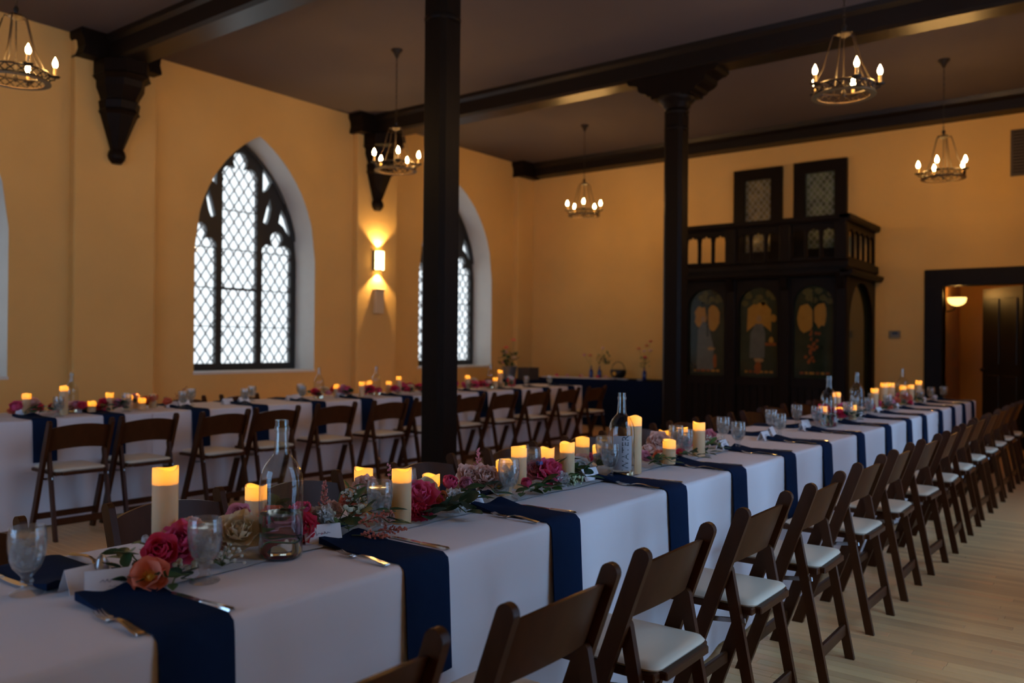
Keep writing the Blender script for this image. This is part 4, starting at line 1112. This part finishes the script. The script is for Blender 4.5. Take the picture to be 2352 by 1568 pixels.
# ------------------------------------------------------------------ flowers
RING = {'peony': [(6, 78, 1.0), (7, 55, .95), (7, 36, .86), (6, 20, .74), (5, 8, .60)],
        'rose': [(5, 66, 1.0), (5, 44, .92), (5, 27, .82), (4, 13, .70), (3, 4, .56)],
        'ranunculus': [(6, 46, .95), (6, 32, .92), (6, 19, .84), (5, 8, .72)],
        'carnation': [(8, 84, 1.0), (8, 62, .92), (8, 42, .84), (7, 24, .74), (5, 9, .66)],
        'poppy': [(4, 66, 1.0), (4, 44, .95)],
        'bud': [(5, 16, 1.0), (3, 6, .9)]}
SHAPE = {'peony': (.52, .55, .10, .10), 'rose': (.60, .75, .16, .015), 'ranunculus': (.62, .85, .24, .01), 'carnation': (.44, .35, .05, .16), 'poppy': (.72, .45, .12, .06), 'bud': (.50, .8, .22, .01)}
PM = {}
def petal_geo(kind, var, nu=4, nv=4):
    w, cup, bul, ruf = SHAPE[kind]; rd = random.Random(var * 13 + len(kind)); p = rd.uniform(0, 6)
    vs = []
    for j in range(nv + 1):
        v = j / nv; wv = w * (math.sin(PI * (.10 + .74 * v ** .85)) ** .8)
        for i in range(nu + 1):
            u = 2 * i / nu - 1
            x = u * wv; z = v * (1 - .16 * u * u * v) + ruf * .5 * math.sin(4 * u + p) * v * v
            y = bul * math.sin(PI * v) - cup * wv * u * u * .55 - .06 * v * v + ruf * math.sin(6 * u + p + 2) * v * v
            vs.append((x, y, z))
    k = nu + 1
    return vs, [(j * k + i, j * k + i + 1, (j + 1) * k + i + 1, (j + 1) * k + i) for j in range(nv) for i in range(nu)]
def petal_list(kind, seed):
    rd = random.Random(seed); out = []
    off = 0
    for q, (n, th, sc) in enumerate(RING[kind]):
        off += rd.uniform(.3, .9)
        for i in range(n):
            ph = 2 * PI * i / n + off + rd.uniform(-.12, .12); t = math.radians(th + rd.uniform(-7, 7)); s = sc * rd.uniform(.92, 1.06)
            out.append((Matrix.Rotation(ph, 4, 'Z') @ Matrix.Translation((0, .02, -.25 + .05 * q)) @ Matrix.Rotation(-t, 4, 'X') @ Matrix.Diagonal((s, s, s, 1)), rd.randrange(3)))
    return out
def facing(d):
    d = Vector(d).normalized(); return d.to_track_quat('Z', 'Y').to_matrix().to_4x4()
FLN = {'peony': 'peony', 'rose': 'rose', 'ranunculus': 'ranunculus', 'carnation': 'carnation', 'poppy': 'open_blossom', 'bud': 'rose_bud'}
rf = random.Random(77)
def flower(kind, m, pos, r, label, group, d=None, seed=0):
    if d is None: d = (.5 + rf.uniform(-.35, .35), -.55 + rf.uniform(-.35, .35), .6 + rf.uniform(-.1, .4))
    t = thing(FLN[kind], label, 'flower', pos, 0, group)
    t.matrix_world = Matrix.Translation(pos) @ facing(d) @ Matrix.Diagonal((r, r, r, 1))
    for M, v in petal_list(kind, seed):
        key = (kind, v, m)
        if key not in PM: PM[key] = MB().add(*petal_geo(kind, v)).mesh('petal', m, True, 3.0)
        ob('petal', PM[key], t, M=M)
    if kind == 'poppy':
        e = MB().sphere((0, 0, -.05), .17, 10, 6, .8)
        for i in range(14):
            a = 2 * PI * i / 14; e.tube([(.1 * math.cos(a), .1 * math.sin(a), 0), (.27 * math.cos(a), .27 * math.sin(a), .16)], .022, 4)
        build('eye', e, 'flower_eye', t)
    build('calyx', MB().lathe([(0, -.42), (.12, -.36), (.2, -.22), (.06, -.2)], 8), 'stem_green', t)
    return t
JM = {}
def flower_far(kind, m, pos, r, label, group, seed):
    key = (kind, m)
    if key not in JM:
        b = MB()
        for M, v in petal_list(kind, len(JM)): b.add(*petal_geo(kind, v, 2, 3), M)
        JM[key] = b.mesh('petals', m, True, 3.0)
    t = thing(FLN[kind], label, 'flower', pos, 0, group)
    rd = random.Random(seed); d = (.5 + rd.uniform(-.4, .4), -.4 + rd.uniform(-.4, .4), .8)
    t.matrix_world = Matrix.Translation(pos) @ facing(d) @ Matrix.Diagonal((r, r, r, 1))
    ob('petals', JM[key], t)

GF = 'flowers in the garland of the aisle table'
NEARF = [
 ('rose', 'petal_crimson', -1.80, 1.041, .076, .042, 'crimson-pink rose above the coral blossom, nearest the viewer'),
 ('peony', 'petal_hot', -1.87, 1.138, .067, .055, 'hot pink peony left of the second goblet on the aisle table'),
 ('poppy', 'petal_coral', -1.765, .995, .036, .042, 'coral open blossom with orange eye behind the nearest place card'),
 ('bud', 'petal_white', -1.86, 1.038, .095, .016, 'tiny white rosebud left of the nearest tall candle'),
 ('peony', 'petal_blush', -1.94, 1.20, .085, .034, 'peach peony behind the second goblet rim'),
 ('peony', 'petal_cream', -1.86, 1.29, .070, .056, 'cream peony left of the large near water bottle'),
 ('rose', 'petal_pink', -1.95, 1.352, .090, .036, 'pink rose just above the cream peony'),
 ('peony', 'petal_crimson', -1.87, 1.493, .042, .050, 'deep pink peony right behind the near water bottle'),
 ('carnation', 'petal_white', -1.885, 1.575, .060, .036, 'white carnation behind the second aisle place card'),
 ('peony', 'petal_coral', -1.97, 1.47, .062, .042, 'coral peony seen through the near water bottle'),
 ('peony', 'petal_hot', -1.93, 1.545, .075, .036, 'bright pink peony above the white carnation by the bottle'),
 ('carnation', 'petal_coral', -1.97, 1.756, .071, .026, 'small coral carnation among dark leaves left of a goblet'),
 ('peony', 'petal_blush', -1.99, 1.842, .100, .040, 'blush peony behind the third goblet'),
 ('rose', 'petal_blush', -1.85, 1.80, .030, .030, 'blush rose low between a goblet and a candle'),
 ('peony', 'petal_hot', -1.88, 1.971, .055, .070, 'biggest hot pink peony right of the medium candle'),
 ('carnation', 'petal_crimson', -1.825, 1.92, .030, .036, 'crimson ruffled bloom low beside the biggest pink peony'),
 ('rose', 'petal_cream', -1.93, 2.059, .079, .036, 'cream rose before the short glowing candle'),
 ('ranunculus', 'petal_orange', -1.85, 2.047, .052, .028, 'orange ranunculus beside the biggest pink peony'),
 ('carnation', 'petal_white', -1.82, 2.09, .045, .040, 'white ruffled carnation left of the third aisle place card'),
 ('ranunculus', 'petal_hot', -1.92, 2.171, .078, .034, 'hot pink ranunculus behind the white carnation'),
 ('ranunculus', 'petal_pink', -1.89, 2.225, .066, .034, 'lighter pink ranunculus above the third aisle place card'),
 ('peony', 'petal_blush', -1.895, 2.336, .080, .050, 'pale blush peony left of the fourth goblet'),
 ('peony', 'petal_blush', -1.94, 2.295, .088, .042, 'blush peony tucked behind the paler blush peony'),
 ('poppy', 'petal_white', -1.86, 2.37, .045, .034, 'white open blossom hidden behind the fourth goblet stem'),
 ('ranunculus', 'petal_hot', -1.85, 2.525, .038, .027, 'small hot pink ranunculus right of the fourth goblet'),
 ('peony', 'petal_hot', -1.87, 2.702, .058, .062, 'large hot pink peony left of the pair of candles'),
 ('peony', 'petal_pink', -1.92, 2.672, .065, .040, 'pink peony behind the large hot pink peony'),
 ('carnation', 'petal_white', -1.825, 2.72, .034, .034, 'white carnation low beside the large hot pink peony'),
 ('rose', 'petal_blush', -1.92, 3.01, .058, .044, 'blush rose between a candle and the goblet by the labelled bottle'),
 ('rose', 'petal_hot', -1.955, 3.11, .062, .030, 'hot pink rose behind the blush rose near the labelled bottle'),
 ('rose', 'petal_white', -1.90, 2.98, .045, .044, 'white rose left of the goblet by the labelled bottle'),
 ('peony', 'petal_blush', -1.92, 3.71, .088, .054, 'blush peony right of the tallest candle'),
 ('rose', 'petal_blush', -1.88, 3.537, .070, .030, 'small blush rose directly right of the tallest candle'),
 ('carnation', 'petal_coral', -1.86, 3.623, .030, .034, 'coral carnation left of a short candle'),
 ('rose', 'petal_pink', -1.85, 3.439, .048, .030, 'pale pink rose low behind the tallest candle'),
 ('peony', 'petal_pink', -1.95, 4.37, .058, .042, 'pink peony ending the near garland of the aisle table'),
]
for i, (k, m, x, y, z, r, lb) in enumerate(NEARF): flower(k, m, (x, y, T + z), r * 1.22, lb, GF, None, 100 + i)
EXTRA = [
 ('peony', 'petal_crimson', -1.885, 1.085, .050, .042, 'deep crimson peony tucked between the nearest rose and candle'),
 ('carnation', 'petal_blush', -1.90, 1.245, .050, .040, 'pale blush carnation left of the cream peony'),
 ('rose', 'petal_cream', -1.925, 1.30, .050, .036, 'small cream rose behind the cream peony'),
 ('peony', 'petal_pink', -1.90, 1.42, .045, .040, 'pink peony low behind the near water bottle'),
 ('carnation', 'petal_blush', -1.955, 1.68, .060, .034, 'blush carnation among the dark leaves past the near bottle'),
 ('rose', 'petal_coral', -1.90, 1.73, .055, .028, 'coral rose above the astilbe left of the third goblet'),
 ('peony', 'petal_blush', -1.91, 1.89, .045, .036, 'blush peony behind the medium candle by the third goblet'),
 ('carnation', 'petal_hot', -1.955, 2.00, .050, .040, 'hot pink carnation behind the biggest pink peony'),
 ('carnation', 'petal_cream', -1.95, 2.24, .045, .036, 'cream carnation low behind the pink ranunculus pair'),
 ('peony', 'petal_blush', -1.93, 2.50, .050, .040, 'blush peony under the candle right of the fourth goblet'),
 ('carnation', 'petal_pink', -1.96, 2.78, .050, .040, 'pink carnation behind the candle pair'),
 ('peony', 'petal_blush', -1.93, 2.92, .050, .040, 'blush peony between the candle pair and the labelled bottle'),
 ('rose', 'petal_white', -1.95, 3.20, .050, .038, 'white rose behind the labelled bottle'),
 ('peony', 'petal_blush', -1.95, 3.42, .060, .042, 'blush peony behind the tallest candle'),
 ('carnation', 'petal_pink', -1.95, 3.85, .060, .040, 'pink carnation behind the goblet with a pink glow'),
 ('peony', 'petal_hot', -1.93, 4.05, .050, .040, 'hot pink peony near the end of the near garland'),
]
for i, (k, m, x, y, z, r, lb) in enumerate(EXTRA): flower(k, m, (x, y, T + z), r, lb, GF, None, 200 + i)
flower('poppy', 'petal_crimson', (-1.845, 3.80, T + .03), .03, 'crimson blossom behind the goblet with a pink glow', GF, None, 300)

# leaves
def leaf_geo(w, droop, nu=2, nv=5, pointed=1.0):
    vs = []
    for j in range(nv + 1):
        v = j / nv; wv = w * (math.sin(PI * min(.985, .04 + .94 * v)) ** (.8 if pointed > .5 else .55))
        for i in range(nu + 1):
            u = 2 * i / nu - 1; vs.append((v, u * wv, .10 * abs(u) * wv * 3 - droop * v * v))
    k = nu + 1
    return vs, [(j * k + i, (j + 1) * k + i, (j + 1) * k + i + 1, j * k + i + 1) for j in range(nv) for i in range(nu)]
LM = {'dark': [MB().add(*leaf_geo(.24, d)).mesh('leaf', 'leaf_dark', True, 2) for d in (.05, .2, -.1)],
      'mid': [MB().add(*leaf_geo(.20, d)).mesh('leaf', 'leaf_mid', True, 2) for d in (.05, .2, -.1)],
      'round': [MB().add(*leaf_geo(.46, d, pointed=.2)).mesh('leaf', 'leaf_round', True, 2) for d in (.0, .15, -.1)]}
def sprig(pos, ang, kind, n, length, leafl, lift, label, group, seed):
    rd = random.Random(seed); t = thing('greenery_sprig', label, 'greenery', pos, ang, group)
    pts = [(length * k / 5, .02 * math.sin(k), lift * math.sin(PI * k / 6) ) for k in range(6)]
    build('stem', MB().tube(pts, .0018, 5), 'stem_green', t)
    for i in range(n):
        k = (i + .6) / n; x = length * k; z = lift * math.sin(PI * k * 5 / 6)
        sd = -1 if i % 2 else 1
        M = Matrix.Translation((x, 0, z + .002)) @ Matrix.Rotation(sd * rd.uniform(.5, 1.3), 4, 'Z') @ Matrix.Rotation(rd.uniform(-.55, .12), 4, 'Y') @ Matrix.Rotation(rd.uniform(-.6, .6), 4, 'X')
        s = leafl * rd.uniform(.8, 1.15); ob('leaf', LM[kind][rd.randrange(3)], t, M=M @ Matrix.Diagonal((s, s, s, 1)))
    M = Matrix.Translation(pts[-1]); s = leafl * .9; ob('leaf', LM[kind][0], t, M=M @ Matrix.Diagonal((s, s, s, 1)))
    return t
SP = [(-1.80, 1.03, 215, 'dark', 6, .10, .055, .03), (-1.83, 1.05, 195, 'dark', 6, .12, .05, .05), (-1.79, 1.02, 255, 'mid', 5, .06, .05, .02), (-1.88, 1.08, 160, 'dark', 5, .08, .045, .06),
      (-1.78, 1.08, 330, 'dark', 5, .07, .045, .02), (-1.90, 1.33, 80, 'mid', 6, .10, .055, .03), (-1.86, 1.25, 240, 'dark', 5, .06, .05, .015), (-1.98, 1.42, 110, 'round', 7, .12, .045, .08),
      (-1.95, 1.44, 60, 'round', 6, .10, .05, .06), (-1.88, 1.62, 40, 'dark', 8, .15, .06, .06), (-1.92, 1.66, 60, 'dark', 7, .14, .06, .09), (-1.86, 1.66, 280, 'mid', 6, .09, .045, .03), (-1.96, 1.70, 100, 'mid', 5, .10, .04, .10),
      (-1.84, 2.02, 10, 'round', 6, .11, .055, .03), (-1.84, 1.99, 320, 'round', 5, .08, .05, .02), (-1.90, 2.12, 50, 'dark', 6, .10, .06, .05), (-1.91, 2.28, 30, 'dark', 5, .08, .06, .05),
      (-1.83, 2.52, 300, 'dark', 5, .08, .055, .02), (-1.85, 2.60, 330, 'dark', 6, .08, .055, .035), (-1.81, 2.64, 300, 'mid', 5, .07, .05, .015), (-1.90, 2.74, 70, 'dark', 5, .10, .05, .09),
      (-1.92, 2.86, 20, 'dark', 6, .10, .07, .03), (-1.89, 2.80, 330, 'mid', 5, .07, .05, .02), (-1.93, 3.14, 40, 'round', 6, .10, .04, .07),
      (-1.84, 3.46, 330, 'dark', 6, .08, .05, .03), (-1.85, 3.50, 10, 'mid', 6, .10, .055, .03), (-1.85, 3.70, 20, 'dark', 6, .13, .055, .03), (-1.84, 3.98, 340, 'dark', 5, .09, .05, .02), (-1.87, 4.08, 30, 'mid', 5, .10, .05, .04), (-1.95, 4.05, 70, 'dark', 5, .10, .04, .09)]
SP.sort(key=lambda q: q[1])
for i, (x, y, a, k, n, L, ll, lf) in enumerate(SP):
    ll *= 1.2; L *= 1.08
    sprig((x, y, T + .012), math.radians(a), k, n, L, ll, lf, '%s sprig, %s from the viewer in the aisle table garland' % ({'dark': 'dark green leafy', 'mid': 'mid-green pointed-leaf', 'round': 'round-leaved eucalyptus'}[k], ORD[i]), 'greenery sprigs in the aisle table garland', 400 + i)

# feathery astilbe, berries, baby's breath
def astilbe(pos, d, L, m, label, seed):
    rd = random.Random(seed); t = thing('astilbe_plume', label, 'flower spray', pos, 0, 'feathery astilbe plumes'); t.matrix_world = Matrix.Translation(pos) @ facing(d)
    build('stem', MB().tube([(0, 0, 0), (.004, 0, L * .5), (0, 0, L)], .0014, 4), 'stem_green', t)
    b = MB()
    for i in range(16):
        k = .22 + .78 * i / 16; rr = L * .20 * (1.05 - k); a = i * 2.4
        e = Vector((rr * math.cos(a), rr * math.sin(a), L * k + rr * .7)); s = Vector((0, 0, L * k))
        b.tube([s, e], .0010, 3)
        for q in range(6):
            p = s.lerp(e, .3 + .7 * q / 5) + Vector((rd.uniform(-.003, .003), rd.uniform(-.003, .003), rd.uniform(-.003, .003)))
            b.sphere(p, .0030, 4, 3)
    build('plume', b, m, t)
for i, (x, y, z, d, L, m, lb) in enumerate([(-1.90, 1.60, .06, (-.1, .1, 1), .10, 'astilbe_coral', 'coral astilbe plume standing right of the near bottle'),
      (-1.80, 1.60, .035, (.5, .75, .3), .14, 'astilbe_coral', 'coral astilbe plume crossing in front of the third goblet'),
      (-1.78, 1.60, .02, (.75, .5, .0), .11, 'astilbe_coral', 'coral astilbe plume drooping over the second aisle place card'),
      (-1.77, 1.66, .02, (.5, .8, .02), .11, 'astilbe_coral', 'coral astilbe plume lying toward the third goblet foot'),
      (-2.02, 2.02, .003, (-.1, -.2, 1), .16, 'astilbe_pink', 'pink astilbe plume between two glowing candles'),
      (-1.95, 2.36, .07, (.0, .0, 1), .11, 'astilbe_pink', 'pink astilbe plume standing left of the fourth goblet'),
      (-6.45, 3.80, .04, (-.1, .7, .6), .22, 'astilbe_coral', 'coral sprig sticking out of the left table flowers')]): astilbe((x, y, T + z), d, L, m, lb, i)
def cluster(pos, r, n, br, m, name, cat, label, seed):
    rd = random.Random(seed); t = thing(name, label, cat, pos, 0, 'small white filler sprays')
    st = MB(); be = MB()
    for i in range(n):
        p = Vector((rd.uniform(-1, 1), rd.uniform(-1, 1), rd.uniform(.1, 1))) * r
        st.tube([(0, 0, 0), p * .5 + Vector((0, 0, .005)), p], .0007, 3); be.sphere(p, br * rd.uniform(.8, 1.2), 6, 4)
    build('stems', st, 'stem_green', t); build('blossoms', be, m, t)
for i, (x, y, z, r, n, br, m, nm, lb) in enumerate([(-1.79, 1.075, .02, .03, 9, .0065, 'berry_white', 'berry_spray', 'white berries beside the coral blossom and second goblet'),
      (-1.80, 1.20, .012, .045, 40, .0045, 'breath_white', 'babys_breath', 'white baby\'s breath between the second goblet and cream peony'),
      (-1.86, 1.66, .05, .04, 14, .0075, 'berry_white', 'berry_spray', 'white berries above the coral astilbe right of the near bottle'),
      (-1.93, 1.76, .06, .05, 50, .0045, 'breath_white', 'babys_breath', 'white baby\'s breath left of the third goblet'),
      (-1.815, 2.78, .008, .035, 60, .0050, 'hydrangea_green', 'hydrangea_sprig', 'pale green hydrangea sprig at the foot of a candle'),
      (-1.90, 4.28, .02, .05, 50, .0050, 'breath_white', 'babys_breath', 'white baby\'s breath right of the last near candle'),
      (-1.89, 2.66, .09, .012, 6, .007, 'blue_bloom', 'blue_blossoms', 'tiny blue blossoms on the pink peony by the candles'),
      (-1.93, 3.06, .05, .012, 6, .007, 'blue_bloom', 'blue_blossoms', 'tiny blue blossoms below the hot pink rose near the labelled bottle')]): cluster((x, y, T + z), r, n, br, m, nm, 'flower spray', lb, i)

# farther garlands: smaller in the picture
rg = random.Random(9)
CNAME = {'petal_hot': 'hot pink', 'petal_crimson': 'crimson', 'petal_coral': 'coral', 'petal_blush': 'blush', 'petal_pink': 'pink', 'petal_cream': 'cream', 'petal_white': 'white'}
def garland(x, ranges, n, where, group, gg):
    L = []
    for k in range(n):
        a, b = ranges[k % len(ranges)]; L.append((rg.uniform(a, b), x + rg.uniform(-.10, .10)))
    L.sort()
    for i, (y, xx) in enumerate(L):
        kd = rg.choice(('peony', 'peony', 'rose', 'ranunculus', 'carnation')); m = rg.choice(('petal_hot', 'petal_hot', 'petal_crimson', 'petal_crimson', 'petal_coral', 'petal_blush', 'petal_pink', 'petal_cream'))
        r = rg.uniform(.045, .068)
        flower_far(kd, m, (xx, y, T + r * .75 + rg.uniform(0, .05)), r, '%s %s, %s flower from the viewer %s' % (CNAME[m], FLN[kd].replace('_', ' '), ORD[i % 30], where), group, i)
        if i % 2 == 0:
            sprig((xx, y + .05, T + .012), rg.uniform(0, 6.28), rg.choice(('dark', 'dark', 'round')), 6, .13, .065, .05, 'dark leafy sprig, %s from the viewer %s' % (ORD[i // 2 % 30], where), gg, 900 + i)
garland(-1.885, [(6.15, 7.0), (7.5, 9.3)], 22, 'in the far garland of the aisle table', 'flowers in the far garland of the aisle table', 'sprigs in the far garland of the aisle table')
garland(-6.55, [(1.9, 3.80)], 30, 'in the left table\'s near garland', 'flowers in the near garland of the left table', 'sprigs in the near garland of the left table')
garland(-6.55, [(5.40, 7.25)], 24, 'in the left table\'s middle garland', 'flowers in the middle garland of the left table', 'sprigs in the middle garland of the left table')
garland(-6.55, [(7.4, 8.6)], 18, 'in the left table\'s far garland', 'flowers in the far garland of the left table', 'sprigs in the far garland of the left table')

# ------------------------------------------------------------------ navy table and corner stand
def vase(x, y, label, stems, seed):
    rd = random.Random(seed)
    t = thing('bud_vase', label, 'vase', (x, y, TZ), 0, 'cobalt bottle vases on the navy table')
    build('glass_bottle', MB().lathe([(0, 0), (.034, 0), (.036, .01), (.036, .11), (.028, .135), (.013, .155), (.012, .20), (.015, .205), (.010, .205), (.010, .02), (0, .02)], 16), 'cobalt_glass', t)
    for k, (dx, dy, h, kd, m) in enumerate(stems):
        f = build('flower_stem', MB().tube([(0, 0, .03), (0, 0, .2), (dx * .5, dy * .5, .2 + (h - .2) * .5), (dx, dy, h)], .002, 4), 'stem_green', t)
        b = MB()
        if kd == 'leaf':
            for q in range(22): b.add(*leaf_geo(.22, .1), Matrix.Translation((dx + rd.uniform(-.05, .05), dy + rd.uniform(-.05, .05), h + rd.uniform(-.12, .07))) @ Matrix.Rotation(rd.uniform(0, 6), 4, 'Z') @ Matrix.Rotation(rd.uniform(-1, .5), 4, 'Y') @ Matrix.Diagonal((.07, .07, .07, 1)))
        else:
            for M, v in petal_list(kd, k): b.add(*petal_geo(kd, v, 2, 3), Matrix.Translation((dx, dy, h)) @ Matrix.Diagonal((.04, .04, .04, 1)) @ M)
        build('foliage' if kd == 'leaf' else 'bloom', b, m, f, smooth=True, angle=3)
vase(-7.44, 11.95, 'left cobalt bottle vase of the pair with a coral bloom on the navy table', [(-.02, 0, .38, 'carnation', 'petal_coral'), (-.14, 0, .38, 'ranunculus', 'petal_pink')], 1)
vase(-7.32, 12.02, 'right cobalt bottle vase of the pair with green foliage on the navy table', [(.03, 0, .36, 'leaf', 'leaf_mid'), (.06, 0, .50, 'ranunculus', 'petal_blush'), (.14, .02, .34, 'leaf', 'leaf_dark')], 2)
vase(-6.55, 12.15, 'single cobalt bottle vase with airy peach blooms beside the far column', [(.01, 0, .36, 'carnation', 'petal_crimson'), (-.10, 0, .50, 'carnation', 'petal_coral'), (.10, .02, .62, 'carnation', 'petal_coral'), (.04, 0, .55, 'carnation', 'petal_orange'), (-.02, .02, .46, 'rose', 'petal_blush'), (.11, 0, .47, 'rose', 'petal_blush'), (0, 0, .30, 'leaf', 'leaf_mid')], 3)
t = thing('black_basket', 'round black basket with a hoop handle on the navy table', 'basket', (-7.02, 12.12, TZ))
build('bowl', MB().lathe([(0, 0), (.07, 0), (.115, .04), (.135, .10), (.13, .15), (.122, .15), (.125, .10), (.10, .045), (0, .02)], 20), 'basket_black', t)
build('handle', MB().tube([(.125 * math.cos(PI * i / 12), .0, .14 + .14 * math.sin(PI * i / 12)) for i in range(13)], .006, 6), 'basket_black', t)
build('gold_medallion', MB().lathe([(0, 0), (.035, 0), (.03, .006), (0, .008)], 14, Matrix.Translation((0, -.128, .09)) @ Matrix.Rotation(PI / 2, 4, 'X')), 'flower_eye', t)
for i, (x, y, r) in enumerate([(-6.95, 11.78, .06), (-6.80, 11.80, .07), (-6.68, 11.74, .06), (-6.42, 11.76, .05)]):
    p = tag(build('small_plate', MB().lathe([(0, .002), (r * .7, .002), (r, .014), (r, .017), (r * .7, .006), (0, .006)], 18), 'card_white', None, (x, y, TZ)), 'small white dish on the front edge of the navy table, %s from the left' % ORD[i], 'dish', 'small white dishes on the navy table')
bd = tag(build('white_runner', MB().cbox(-8.30, -6.98, 11.72, 12.08, T + .002, T + .012, .003), 'linen_white', None, smooth=False), 'white lace strip laid along the navy table', 'table runner')
for i, (x, y, k, m) in enumerate([(-8.1, 11.9, 'carnation', 'petal_hot'), (-7.85, 11.85, 'rose', 'petal_pink'), (-7.62, 11.95, 'peony', 'petal_blush'), (-7.58, 11.82, 'bud', 'petal_crimson'), (-7.22, 11.80, 'rose', 'petal_crimson'), (-7.12, 11.88, 'peony', 'petal_pink'), (-7.06, 11.80, 'rose', 'petal_blush')]):
    flower_far(k, m, (x, y, T + .035), .038, '%s bloom lying on the navy table, %s from the left' % (CNAME[m], ORD[i]), 'loose blooms on the navy table', i)
cloth('tablecloth', 'navy cloth on the small corner stand behind the left table', -8.46, -7.66, 10.40, 11.0, 'cloth_navy', None, 0, (True, True), 12, .04)
t = thing('metal_bucket', 'pale metal bucket of flowers below the far arched window', 'bucket', (-8.14, 10.62, TZ))
build('pail', MB().lathe([(0, 0), (.085, 0), (.12, .20), (.125, .205), (.115, .205), (.08, .02), (0, .02)], 20), 'tin_bucket', t)
b = MB(); rd = random.Random(4)
for q in range(46): b.add(*leaf_geo(.24, .1), Matrix.Translation((rd.uniform(-.10, .10), rd.uniform(-.10, .10), rd.uniform(.2, .42))) @ Matrix.Rotation(rd.uniform(0, 6), 4, 'Z') @ Matrix.Rotation(rd.uniform(-1, .4), 4, 'Y') @ Matrix.Diagonal((.10, .10, .10, 1)))
build('foliage', b, 'leaf_mid', t, angle=3)
for k, (dx, dy, h, m, r) in enumerate([(-.08, -.02, .42, 'petal_blush', .06), (-.07, 0, .50, 'petal_coral', .05), (.09, 0, .34, 'petal_cream', .05), (.06, .02, .62, 'petal_coral', .05), (-.12, 0, .26, 'petal_pink', .05)]):
    st = build('flower_stem', MB().tube([(0, 0, .05), (dx * .4, dy, .25), (dx, dy, h)], .003, 4), 'stem_green', t)
    b = MB()
    for M, v in petal_list('peony', k): b.add(*petal_geo('peony', v, 2, 3), Matrix.Translation((dx, dy, h)) @ Matrix.Diagonal((r, r, r, 1)) @ M)
    build('bloom', b, m, st, angle=3)
t = thing('dark_crate', 'dark brown wooden crate beside the metal bucket', 'crate', (-7.92, 10.82, TZ))
for i in range(4): build('board', MB().cbox(-.11, .11, -.14, -.125, .002 + i * .048, .045 + i * .048, .003), 'crate_brown', t, smooth=False)
build('crate_body', MB().box(-.11, .11, -.124, .14, 0, .19), 'crate_brown', t, smooth=False)
